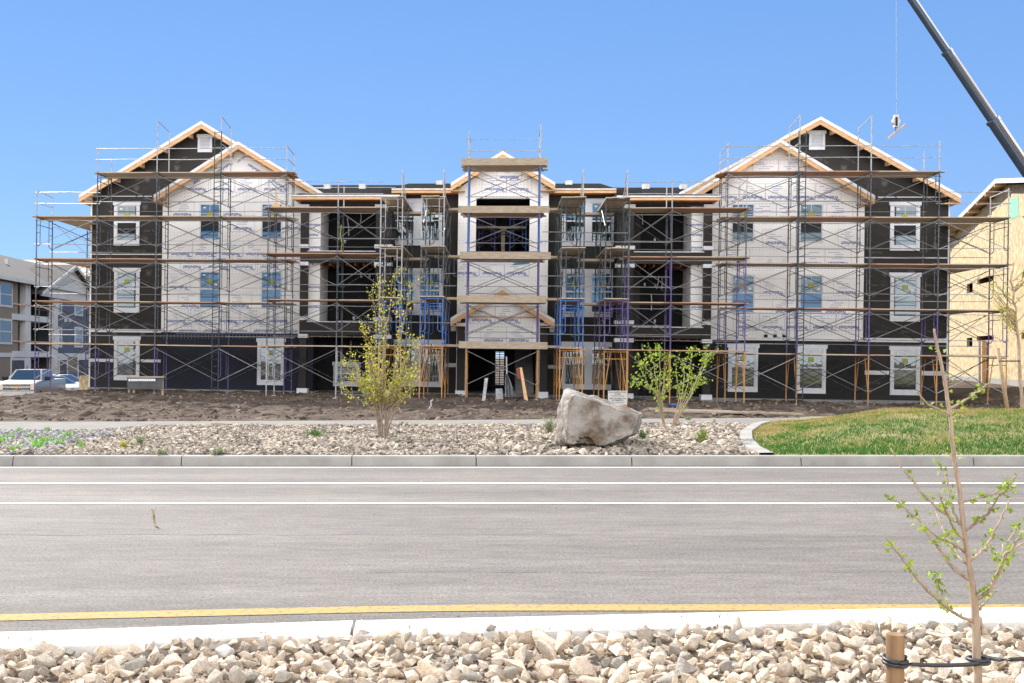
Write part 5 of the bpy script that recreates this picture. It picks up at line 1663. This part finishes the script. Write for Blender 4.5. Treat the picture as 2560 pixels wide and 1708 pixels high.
dprism('gable', [(gl[0], gw - .3), (2 * ga[0] - gl[0], gw - .3), (2 * ga[0] - gl[0], gw), (ga[0], ga[1]), (gl[0], gw)], -.45, -.31, m_wpaint)
for s in (-1, 1):
    ux = ga[0] + s * (ga[0] - gl[0] + .8)
    slope_w = gw - .25
    qf = dprism('gable_roof', [(ga[0], ga[1] + .30), (ux, slope_w + .22), (ux, slope_w + .04), (ga[0], ga[1] + .12)], -.9, 3, m_gshin)
    dprism('rake_board', [(ga[0], ga[1] + .29), (ux, slope_w + .21), (ux, slope_w - .08), (ga[0], ga[1])], -.95, -.902, m_wpaint, qf)
rdg = D.uw(60, 651, 6)[1]
mb = MB(); ua, ub = dcorner(-190), dcorner(420)
mb.prism([D.P(ua, -.6, we), D.P(ub, -.6, we), D.P(ub, 6, rdg), D.P(ua, 6, rdg)], [D.P(ua, -.6, we - .2), D.P(ub, -.6, we - .2), D.P(ub, 6, rdg - .2), D.P(ua, 6, rdg - .2)])
mb.prism([D.P(ua, 14, we), D.P(ub, 14, we), D.P(ub, 6.01, rdg), D.P(ua, 6.01, rdg)], [D.P(ua, 14, we - .2), D.P(ub, 14, we - .2), D.P(ub, 6.01, rdg - .2), D.P(ua, 6.01, rdg - .2)])
rf = recalc(mb.build('roof', m_gshin, left_b))
mb = MB(); D.ubox(mb, ua, ub, -.7, -.602, we - .26, we + .03); recalc(mb.build('fascia', m_wpaint, rf))
dbox('roof_vent', 20, 22, rdg - 1.6, rdg - .9, 3, 3.3, m_wpaint)
for x in (165, 176): dbox('wall_vent', x - 3, x + 3, dw(x, 806), dw(x, 798), -.34, -.3, m_wpaint)
# tan gable end behind
mb = MB(); mb.prism([D.P(ua + .01, 0, we - .05), D.P(ua + .01, 14, we - .05), D.P(ua + .01, 6, rdg - .2)], [D.P(ua + .3, 0, we - .05), D.P(ua + .3, 14, we - .05), D.P(ua + .3, 6, rdg - .2)]); recalc(mb.build('side_gable', m_beige, left_b))
dprism('end_gable', [(ub - 30, we), (ub + 0, we), (ub - 15, rdg + 1.5)], 2, 13, m_beige)

# strand board building at right
e_ = Vector((.234, 1, 0)).normalized()
O_ = Vector((31.9, 58, .35)); Q = Plane(O_, -e_, Vector((0, 0, 1)).cross(-e_) )
rb = empty('building_shell', Q.P(6, 0, 0), 'unfinished building sheathed in yellow strand board at the right edge', 'building')
qu = lambda px: Q.uw(px, 850)[0]
qw = lambda px, py: Q.uw(px, py)[1]
ul, ua_ = qu(2352), qu(2520); span = ua_ - ul
we_l = qw(2400, 574); wap = qw(2520, 458)
def qm(name, mb, mat, par=rb): return recalc(mb.build(name, mat, par))
slope = (wap - we_l) / (qu(2520) - qu(2400))
wl_ = wap - slope * span
holes = []
for (x0, x1, y0, y1) in ((2417, 2432, 711, 734), (2443, 2484, 698, 712), (2417, 2431, 845, 868), (2442, 2484, 841, 852), (2555, 2580, 680, 695), (2553, 2580, 832, 848), (2417, 2437, 572, 596), (2555, 2590, 530, 545)):
    u0, u1 = Q.uw(x0, (y0 + y1) / 2)[0], Q.uw(x1, (y0 + y1) / 2)[0]; w1, w0 = qw(x0, y0), qw(x0, y1); holes.append((u0, u1, w0, w1))
UR = ua_ + span
mb = MB(); Q.holed(mb, ul, UR, 0.0, wl_, 0, .15, holes); rw = qm('wall', mb, m_osb) if False else mb.build('wall', m_osb, rb)
mb = MB(); mb.prism([Q.P(u, 0, w_) for u, w_ in ((ul, wl_ + .002), (UR, wl_ + .002), (ua_, wap - .1))], [Q.P(u, .15, w_) for u, w_ in ((ul, wl_ + .002), (UR, wl_ + .002), (ua_, wap - .1))]); qm('gable', mb, m_osb)
mb = MB(); Q.ubox(mb, ul, UR, .6, 14, 0, wl_ - .3); qm('inner_wall', mb, m_brown)
mb = MB(); Q.ubox(mb, ul, ul + .15, .152, 14, 0, wl_); qm('wall', mb, m_osb)
mb = MB(); Q.ubox(mb, ua_ + .3, ua_ + 1.6, -.012, -.001, wl_ + .1, wap - .9); qm('green_panel', mb, m_osbg)
mb = MB(); Q.ubox(mb, ul - .02, UR, -.03, -.001, -.4, .25); qm('foundation', mb, m_conc)
for s in (-1, 1):
    ue = ua_ + s * (span + .5); wee = wap - slope * (span + .5)
    mb = MB(); mb.prism([Q.P(ua_, -.55, wap + .25), Q.P(ue, -.55, wee + .25), Q.P(ue, -.55, wee + .12), Q.P(ua_, -.55, wap + .12)], [Q.P(ua_, 14, wap + .25), Q.P(ue, 14, wee + .25), Q.P(ue, 14, wee + .12), Q.P(ua_, 14, wap + .12)])
    rf = qm('roof', mb, m_osb)
    mb = MB(); mb.prism([Q.P(ua_, -.6, wap + .24), Q.P(ue, -.6, wee + .24), Q.P(ue, -.6, wee + .02), Q.P(ua_, -.6, wap + .02)], [Q.P(ua_, -.552, wap + .24), Q.P(ue, -.552, wee + .24), Q.P(ue, -.552, wee + .02), Q.P(ua_, -.552, wap + .02)])
    qm('fascia', mb, m_rdeck, rf)
for k in range(9):
    uu = lerp(ul + .3, ua_ - .2, k / 8); ww = wl_ + slope * (uu - ul)
    mb = MB(); Q.ubox(mb, uu - .05, uu + .05, -.59, -.002, ww - .12, ww + .06); qm('rafter_end', mb, m_lum)
for k, (da, db) in enumerate(((.3, 1.9), (2.2, 3.4), (4.2, 5.6))):
    mb = MB(); mb.tube([Q.P(ua_ - span + da, -.2, wl_ + slope * da + .30), Q.P(ua_ - span + db, -.25, wl_ + slope * db + .42)], .06, n=4); qm('loose_lumber', mb, m_lum)
for px in (2458, 2466):
    mb = MB(); u_ = qu(px); Q.ubox(mb, u_ - .09, u_ + .09, -.25, -.05, -.3, 2.3)
    o = mb.build('post', m_galv if px < 2460 else m_lum); recalc(o)
    c = sum((x.co for x in o.data.vertices), Vector()) / 8
    for vv in o.data.vertices: vv.co -= c
    o.location = c
    tag(o, 'grey steel post against the strand board wall' if px < 2460 else 'orange lumber post against the strand board wall', 'post')

# ================================================================== CRANE
YC = 78.0
tip, root_ = at(2238, -66, YC), at(2905, 922, YC)
crane = empty('mobile_crane', (root_.x, YC, T(40, 60)), 'crane with long dark blue telescopic boom reaching over from the right edge', 'crane')
ax = (root_ - tip).normalized(); dep = Vector((0, 1, 0)); up_ = ax.cross(dep).normalized()
if up_.z < 0: up_ = -up_
def boom(t0, t1, wd, name='boom_section'):
    a, b = tip + ax * t0, tip + ax * t1; h_ = wd / 2
    q = [(-h_, -h_ * .5), (-h_ * .72, -h_ * .85), (h_ * .12, -h_ * .85), (h_, -.0), (h_, h_ * .85), (-h_ * .72, h_ * .85), (-h_, h_ * .5)]
    mb = MB(); f = lambda p: [p + up_ * x + dep * y for x, y in q]
    n = 7; r0, r1 = f(a), f(b); i = 0
    mb.ngon(r0, 0); mb.ngon(r1[::-1], 0)
    for j in range(n):
        k = 1 if j in (2, 3) else 0  # upper facets take the painted sunlit tone
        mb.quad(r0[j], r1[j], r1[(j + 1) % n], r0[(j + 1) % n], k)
    o = mb.build(name, [m_crane, m_crane_lit], crane)
    return recalc(o)
tt = lambda px: (at(px, -66 + (px - 2238) * 1.481, YC) - tip).length
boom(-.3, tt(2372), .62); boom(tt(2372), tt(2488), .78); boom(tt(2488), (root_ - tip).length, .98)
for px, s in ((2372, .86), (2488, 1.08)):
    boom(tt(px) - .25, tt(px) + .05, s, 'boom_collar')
mb = MB()
for k, (px0, px1) in enumerate(((2378, 2484), (2494, 2700))):
    for off in (-.12, .02):
        mb.tube([tip + ax * tt(px0) + up_ * off + dep * -.44, tip + ax * tt(px1) + up_ * off + dep * -.46], .015, n=4)
mb.build('orange_line', m_orange, crane)
mb = MB(); hk = at(2241, 285, YC); cb0 = tip + up_ * -.5; cb0.x = hk.x - .02
mb.tube([cb0, hk], .022, n=5); mb.build('hoist_cable', m_galv, crane)
mb = MB(); mb.tube([tip + dep * -.2 - up_ * .25, tip + dep * .2 - up_ * .25], .4, n=14); mb.build('boom_head_sheave', m_crane, crane)
mb = MB(); c = at(2240, 304, YC)
mb.tube([c + Vector((0, -.12, 0)), c + Vector((0, .12, 0))], .30, n=14); B_ = MB()
mb.box((c.x - .16, c.y - .16, c.z - .45), (c.x + .16, c.y + .16, c.z + .5)); q = mb.build('hook_block', m_wpaint, crane); recalc(q)
B_.box((c.x - .12, c.y - .2, c.z - .38), (c.x + .04, c.y - .162, c.z + .3)); recalc(B_.build('block_plate', m_blk, q))
B_.__init__(); B_.tube([c - Vector((0, 0, .42)), c - Vector((.05, 0, .7)), c - Vector((-.1, 0, .82)), c - Vector((-.16, 0, .7))], .04, n=6); B_.build('hook', m_steel, q)
mb = MB(); a, b = at(2222, 345, YC), at(2263, 312, YC); d = (b - a).normalized()
for o1 in (-.09, .09):
    mb.prism([a + Vector((0, o1 - .07, -.07)), a + Vector((0, o1 + .07, -.07)), a + Vector((0, o1 + .07, .07)), a + Vector((0, o1 - .07, .07))],
             [b + Vector((0, o1 - .07, -.07)), b + Vector((0, o1 + .07, -.07)), b + Vector((0, o1 + .07, .07)), b + Vector((0, o1 - .07, .07))])
tag(recalc(mb.build('hoisted_board', m_deck3)), 'short bundle of boards dangling aslant below the crane hook', 'board')
g0 = T(52, 66); xb0 = root_.x
mb = MB(); mb.box((xb0 - 4, YC - 1.3, g0 + .9), (xb0 + 5, YC + 1.3, g0 + 1.7)); mb.box((xb0 - 1.6, YC - 1.2, g0 + 1.71), (xb0 + 2.5, YC + 1.2, root_.z + .8)); recalc(mb.build('chassis', m_crane, crane))
for k in range(4):
    mb = MB(); x = xb0 - 3 + k * 2.2; mb.tube([Vector((x, YC - 1.35, g0 + .6)), Vector((x, YC + 1.35, g0 + .6))], .6, n=16); mb.build('wheel', m_tyre, crane)

# ================================================================== VEHICLES
def local(root, yaw):
    m_ = Matrix.Rotation(yaw, 4, 'Z'); o_ = Vector(root)
    return lambda x, y, z: o_ + (m_ @ Vector((x, y, z)))
def wheel(par, Tf, x0, x1, y, z, r):
    mb = MB(); mb.tube([Tf(x0, y, z), Tf(x1, y, z)], r, n=20); w_ = mb.build('wheel', m_tyre, par)
    mb = MB(); s = -1 if abs(x0) > abs(x1) else 1
    xo = x0 if abs(x0) > abs(x1) else x1; sg = 1 if xo > 0 else -1
    mb.tube([Tf(xo, y, z), Tf(xo + sg * .02, y, z)], r * .62, n=14); mb.build('rim', m_chrome, w_)
zp = -.88
rt = at(42, 1000, 54.0); rt.z = zp
truck = empty('pickup_truck', rt, 'pale silver pickup truck facing the camera at the left edge', 'pickup truck')
Tf = local(rt, R(4))
def pr_x(name, prof_, xa, xb_, mat, par, xa2=None):
    mb = MB(); mb.prism([Tf(xa, y, z) for y, z in prof_], [Tf(xb_, y, z) for y, z in prof_]); o = recalc(mb.build(name, mat, par))
    bm = bmesh.new(); bm.from_mesh(o.data); bmesh.ops.bevel(bm, geom=list(bm.edges), offset=.05, segments=2, profile=.6, affect='EDGES', clamp_overlap=True)
    bm.to_mesh(o.data); bm.free(); o.data.polygons.foreach_set('use_smooth', [True] * len(o.data.polygons)); o.data.set_sharp_from_angle(angle=R(35)); return o
pr_x('body', [(.02, .62), (.0, 1.16), (.22, 1.27), (1.45, 1.36), (5.7, 1.36), (5.75, .6), (.3, .5)], -1.0, 1.0, m_silver, truck)
mb = MB()
b_ = [(-.92, 1.3, 1.34), (.92, 1.3, 1.34), (.92, 3.75, 1.34), (-.92, 3.75, 1.34), (-.72, 2.05, 1.93), (.72, 2.05, 1.93), (.72, 3.5, 1.93), (-.72, 3.5, 1.93)]
mb.hexa([Tf(*p) for p in b_]); cabn = recalc(mb.build('cab', m_silver, truck))
def panel(name, pts, mat, par):
    mb = MB(); mb.ngon([Tf(*p) for p in pts]); o = mb.build(name, mat, par); return o
def inset(c4, f, off):
    c = sum((Vector(p) for p in c4), Vector()) / 4; return [tuple(c + (Vector(p) - c) * f + Vector(off)) for p in c4]
panel('windshield', inset([b_[0], b_[1], b_[5], b_[4]], .88, (0, -.012, .01)), m_cglass, truck)
panel('side_window', inset([b_[1], b_[2], b_[6], b_[5]], .82, (.012, 0, 0)), m_cglass, truck); panel('side_window', inset([b_[3], b_[0], b_[4], b_[7]], .82, (-.012, 0, 0)), m_cglass, truck)
def lbox(name, x0, x1, y0, y1, z0, z1, mat, par):
    mb = MB(); mb.box((x0, y0, z0), (x1, y1, z1), 0, Tf); return recalc(mb.build(name, mat, par))
gr_ = lbox('grille', -.68, .68, -.04, .0, .80, 1.17, m_blk, truck)
for z in (.80, .975, 1.15): lbox('grille_bar', -.74, .74, -.075, -.041, z, z + (.035 if z != .975 else .06), m_chrome, gr_)
for k in range(22):
    lbox('grille_mesh', -.64 + k * .06, -.625 + k * .06, -.055, -.041, .835, .974, m_chrome, gr_); lbox('grille_mesh', -.64 + k * .06, -.625 + k * .06, -.055, -.041, 1.036, 1.15, m_chrome, gr_)
mb = MB(); mb.ngon([Tf(x, -.09, .99 + z) for x, z in ((-.17, -.035), (-.05, -.035), (-.05, -.06), (.06, -.06), (.06, -.035), (.17, -.035), (.15, .04), (.05, .04), (.05, .065), (-.06, .065), (-.06, .04), (-.15, .04))]); mb.build('emblem', m_gold, gr_)
for s in (-1, 1):
    a, b = sorted((s * .72, s * .985)); lbox('headlight', a, b, -.05, .25, .86, 1.17, m_lamp, truck)
    a, b = sorted((s * 1.0, s * 1.3)); lbox('side_mirror', a, b, 1.55, 1.72, 1.32, 1.55, m_tyre, truck)
    a, b = sorted((s * .72, s * .90)); lbox('fog_lamp', a, b, -.17, -.12, .58, .68, m_lamp, truck)
lbox('bumper', -1.0, 1.0, -.12, .1, .5, .78, m_wpaint, truck); lbox('lower_bumper', -.7, .7, -.13, .1, .3, .498, m_blk, truck)
for y in (.85, 4.6):
    wheel(truck, Tf, -1.0, -.72, y, .4, .4); wheel(truck, Tf, .72, 1.0, y, .4, .4)
mb = MB(); mb.tube([Tf(-.3, 2.6, 1.93), Tf(-.3, 2.7, 2.12)], .02, n=5); mb.build('antenna', m_tyre, truck)

def sedan(px, Y, z, yaw, label, group=None, L=4.5):
    global Tf
    rt = at(px, 990, Y); rt.z = z
    e = empty('sedan_car', rt, label, 'car', group); Tf = local(rt, yaw)
    # nose toward -y in local space; car width along x
    pr_x('body', [(.0, .35), (-.02, .62), (.15, .78), (1.15, .98), (4.0, 1.02), (4.4, .95), (4.5, .6), (4.45, .32)], -.87, .87, m_carw, e)
    bb = [(-.80, 1.0, .96), (.80, 1.0, .96), (.80, 4.1, .98), (-.80, 4.1, .98), (-.60, 1.95, 1.44), (.60, 1.95, 1.44), (.60, 3.3, 1.44), (-.60, 3.3, 1.44)]
    mb = MB(); mb.hexa([Tf(*p) for p in bb]); recalc(mb.build('cabin', m_carw, e))
    panel('windshield', inset([bb[0], bb[1], bb[5], bb[4]], .86, (0, -.01, .02)), m_cglass, e)
    panel('rear_window', inset([bb[2], bb[3], bb[7], bb[6]], .86, (0, .01, .02)), m_cglass, e)
    for s, (i, j, k, l_) in ((1, (1, 2, 6, 5)), (-1, (3, 0, 4, 7))):
        c4 = [Vector(bb[q]) for q in (i, j, k, l_)]
        for (f0, f1) in ((.10, .50), (.54, .90)):
            lo0, lo1 = c4[0].lerp(c4[1], f0), c4[0].lerp(c4[1], f1); hi0, hi1 = c4[3].lerp(c4[2], f0), c4[3].lerp(c4[2], f1)
            pts = [lo0.lerp(hi0, .12), lo1.lerp(hi1, .12), lo1.lerp(hi1, .86), lo0.lerp(hi0, .86)]
            panel('side_window', [tuple(p + Vector((s * .012, 0, 0))) for p in pts], m_cglass, e)
        a, b = sorted((s * .55, s * .84)); lbox('headlight', a, b, -.03, .25, .60, .76, m_lamp, e)
        a, b = sorted((s * .87, s * 1.0)); lbox('side_mirror', a, b, 1.35, 1.5, .98, 1.1, m_tyre, e)
        for z_ in (.7,): lbox('door_handle', *sorted((s * .872, s * .89)), 2.5, 2.66, .82, .85, m_chrome, e)
    for y in (.85, 3.55):
        wheel(e, Tf, -.88, -.66, y, .31, .32); wheel(e, Tf, .66, .88, y, .31, .32)
    return e
sedan(201, 61, -.86, R(66), 'white sedan seen from its side with its front behind the strand board sheet', 'white parked cars')
sedan(216, 67, -.88, R(64), 'white car whose roof shows just behind the white sedan', 'white parked cars')
sedan(142, 71, -.88, R(70), 'white car whose roof shows between the pickup truck and the white sedan', 'white parked cars')

# ================================================================== SITE CLUTTER
def solo(mb, name, mat, label, cat, group=None, rc=True):
    c = sum((Vector(v) for v in mb.v), Vector()) / len(mb.v); c.z = min(v.z for v in mb.v)
    e = bpy.data.objects.new('tmp', None); e.location = c
    o = mb.build(name, mat); 
    for v in o.data.vertices: v.co -= c
    o.location = c; bpy.data.objects.remove(e)
    if rc: recalc(o)
    return tag(o, label, cat, group)
mb = MB(); a = at(198, 982, 46.0); b = at(222, 940, 46.0)
a.z = T(a.x, 46) - .1
mb.box((a.x, 46.0, a.z), (b.x, 46.3, b.z)); solo(mb, 'board_sheet', m_osb, 'strand board sheet standing at the left corner of the dark wall', 'board')
# framed dark panel by the left wing
root = at(361, 990, 41.2); root.z = T(root.x, 41.2) - .03
pn = empty('site_panel', root, 'low dark framed panel with pale top row before the left wing', 'panel')
x0, x1 = at(318, 950, 41.2).x, at(405, 950, 41.2).x; zt, zb_ = at(360, 941, 41.2).z, at(360, 973, 41.2).z
mb = MB(); mb.box((x0, 41.2, zb_), (x1, 41.26, zt - .06)); recalc(mb.build('sheet', m_gray, pn))
mb = MB(); mb.box((x0 - .05, 41.14, zt - .058), (x1 + .1, 41.4, zt)); recalc(mb.build('top_rail', m_deck2, pn))
for x in (x0 + .05, x0 + .25, x1):
    mb = MB(); mb.box((x - .04, 41.27, root.z - .1), (x + .04, 41.35, zt - .06)); recalc(mb.build('post', m_deck2, pn))
for k in range(12):
    mb = MB(); xx = lerp(x0 + .06, x1 - .35, k / 11); mb.box((xx, 41.17, zt - .20), (xx + .08, 41.199, zt - .10)); recalc(mb.build('tag', m_trim, pn))
# notice sign
YSg = 31.5; p0, p1 = at(1520, 1015, YSg), at(1568, 977, YSg)
sg = empty('notice_sign', Vector(((p0.x + p1.x) / 2, YSg, T(p0.x, YSg))), 'white notice board with black print behind the boulder', 'sign')
mb = MB(); mb.box((p0.x, YSg, p0.z), (p1.x, YSg + .02, p1.z)); recalc(mb.build('board', m_wpaint, sg))
lt = MB()
wdt = p1.x - p0.x; xm = (p0.x + p1.x) / 2
for txt, fy, sz in (('NO CONSTRUCTION', .07, .060), ('ACCESS', .19, .060), ('TRAFICO DE CONSTRUCCION', .48, .054), ('NO PERMITIDO', .60, .058)):
    yy_ = lerp(p1.z, p0.z, fy + .07)
    put_text(lt, txt, lambda a, b: Vector((xm + a, YSg - .003, yy_ + b)), sz, 0, bold=True, sx=.92 if len(txt) < 20 else .70)
for fy in (.33, .39, .76, .81):
    z_ = lerp(p1.z, p0.z, fy)
    x = xm - .2
    while x < xm + .2:
        lt.quad(Vector((x, YSg - .003, z_)), Vector((x + .03, YSg - .003, z_)), Vector((x + .03, YSg - .003, z_ + .008)), Vector((x, YSg - .003, z_ + .008))); x += .038
lt.build('lettering', m_blk, sg)
for x in (p0.x + .03, p1.x - .05):
    mb = MB(); mb.box((x - .015, YSg + .021, T(x, YSg) - .15), (x + .015, YSg + .05, p1.z - .05)); recalc(mb.build('leg', m_deck2, sg))
mb = MB(); mb.box((p1.x - .13, YSg - .012, p0.z - .0), (p1.x, YSg - .001, p0.z + .05)); recalc(mb.build('orange_corner', m_orange, sg))
# boards on the ground
for k, (a, b, lb) in enumerate((((1625, 1030), (1830, 1036), 'upper of the long boards lying on the dirt behind the leafy shrub'), ((1640, 1036), (1900, 1040), 'middle of the long boards lying on the dirt behind the leafy shrub'), ((1700, 1034), (2005, 1043), 'lowest and longest board lying on the dirt left of the lawn'))):
    A = onz(*a, .10); C = onz(*b, .08); A.z = .17; C.z = .14
    mb = MB(); t = .07
    mb.prism([A + Vector((0, -t, 0)), A + Vector((0, t, 0)), A + Vector((0, t, .05)), A + Vector((0, -t, .05))], [C + Vector((0, -t, 0)), C + Vector((0, t, 0)), C + Vector((0, t, .05)), C + Vector((0, -t, .05))])
    solo(mb, 'ground_board', m_deck2, lb, 'board')
# leaning board, plastic, stakes at the entrance
YE = 38.2
def lean(pts, th_, mat, name, label, cat, Y=YE):
    mb = MB(); mb.prism([at(x, y, Y) for x, y in pts], [at(x, y, Y) + Vector((0, th_, 0)) for x, y in pts]); return solo(mb, name, mat, label, cat)
lean([(1299, 919), (1305, 919), (1321, 1006), (1312, 1008)], .09, m_lum, 'leaning_board', 'long wooden board leaning beside the entrance', 'board')
lean([(1291, 921), (1297, 919), (1303, 947), (1294, 947)], .04, m_red, 'red_board', 'small red panel on top of the leaning wooden board', 'panel', YE + .12)
lean([(1212, 946), (1220, 945), (1213, 1002), (1205, 1002)], .1, m_galv, 'grey_post', 'short pale post standing left in the entrance', 'post')
lean([(1240, 972), (1256, 972), (1258, 1000), (1240, 1000)], .3, m_galv, 'crate', 'small grey crate on the slab in the entrance', 'crate', YE + 1.2)
mb = MB(); n = 11
for s in range(14):
    for k in range(n):
        def g_(s, k):
            f = s / 14; x = lerp(1266, 1276, f) + (k / (n - 1) - .5) * lerp(4, 26, f ** .7); y = lerp(935, 992, f)
            return at(x, y, YE + .9 + .12 * math.sin(k * 1.9 + s * .3))
        if k < n - 1: mb.quad(g_(s, k), g_(s, k + 1), g_(s + 1, k + 1), g_(s + 1, k))
solo(mb, 'plastic_sheet', m_plast, 'crumpled translucent plastic sheet hanging at the stair foot', 'sheet', rc=False)
mb = MB(); mb.tube([at(1266, 892, YE + .9), at(1267, 940, YE + .9)], .03, n=6); solo(mb, 'hanging_pole', m_galv, 'thin grey pole above the plastic sheet in the entrance', 'pole', rc=False)
for px, py, mt, nm, lb, cat in ((1681, 1016, m_bluet, 'tarp', 'small crumpled blue tarp on the dirt behind the leafy shrub', 'tarp'), (1907, 1027, m_red, 'red_scrap', 'small red scrap on the dirt before the right wing', 'scrap'), (216, 1043, m_yel, 'yellow_scrap', 'tiny yellow scrap on the brown dirt at left', 'scrap')):
    p = onz(px, py, .08); vs, fs = lo_[3]; mb = MB(); s = {'tarp': .2, 'red_scrap': .06, 'yellow_scrap': .05}[nm]
    mb.v = [p + Vector((v.x * s * 1.4, v.y * s, v.z * s * .5 + s * .2)) for v in vs]; mb.f = list(fs); mb.m = [0] * len(fs)
    solo(mb, nm, mt, lb, cat)
p = onz(1073, 1022, .12); k = p.y / F
mb = MB(); mb.tube([p, p + Vector((.06, 0, 8 * k)), p + Vector((.05, 0, 18 * k)), p + Vector((.12, 0, 22 * k))], .03, n=7); solo(mb, 'pipe_stub', m_galv, 'bent white pipe stub sticking out of the dirt right of the tall thin tree', 'pipe', rc=False)
# twig on the road
p = onz(388, 1312, .01); k = p.y / F
tw = empty('twig', p, 'short leafy twig standing on the empty road at left', 'twig')
mb = MB(); mb.tube([p, p + Vector((-3 * k, 0, 18 * k)), p + Vector((-5 * k, 0, 34 * k))], [.006, .012, .008], n=6); mb.tube([p + Vector((-5 * k, 0, 32 * k)), p + Vector((3 * k, 0, 42 * k))], [.007, .003], n=5); mb.tube([p + Vector((-5 * k, 0, 32 * k)), p + Vector((-9 * k, 0, 42 * k))], [.007, .003], n=5); mb.build('stem', m_bark, tw)
mb = MB()
for _ in range(7): fan(mb, p + Vector((-7 * k + rnd.gauss(0, .008), rnd.gauss(0, .01), 22 * k + rnd.gauss(0, .02))), .03)
mb.build('leaves', m_leaf, tw)
mb = MB(); mb.tube([pp(853, 562, -3.2), pp(851, 590, -3.2), pp(855, 610, -3.2), pp(853, 625, -3.2)], .02, n=5); solo(mb, 'hanging_rope', m_yel, 'yellow cord hanging on the scaffold before the upper left balcony', 'cord', rc=False)
mb = MB(); a = pp(690, 470, -4.6); b = pp(690, 514, -4.6); mb.tube([a, b], .022, n=5); mb.box((b.x - .16, b.y - .05, b.z - .04), (b.x + .16, b.y + .05, b.z + .06)); solo(mb, 'broom', m_lum, 'broom with orange handle leaning upright on the top left balcony scaffold deck', 'broom', rc=False)
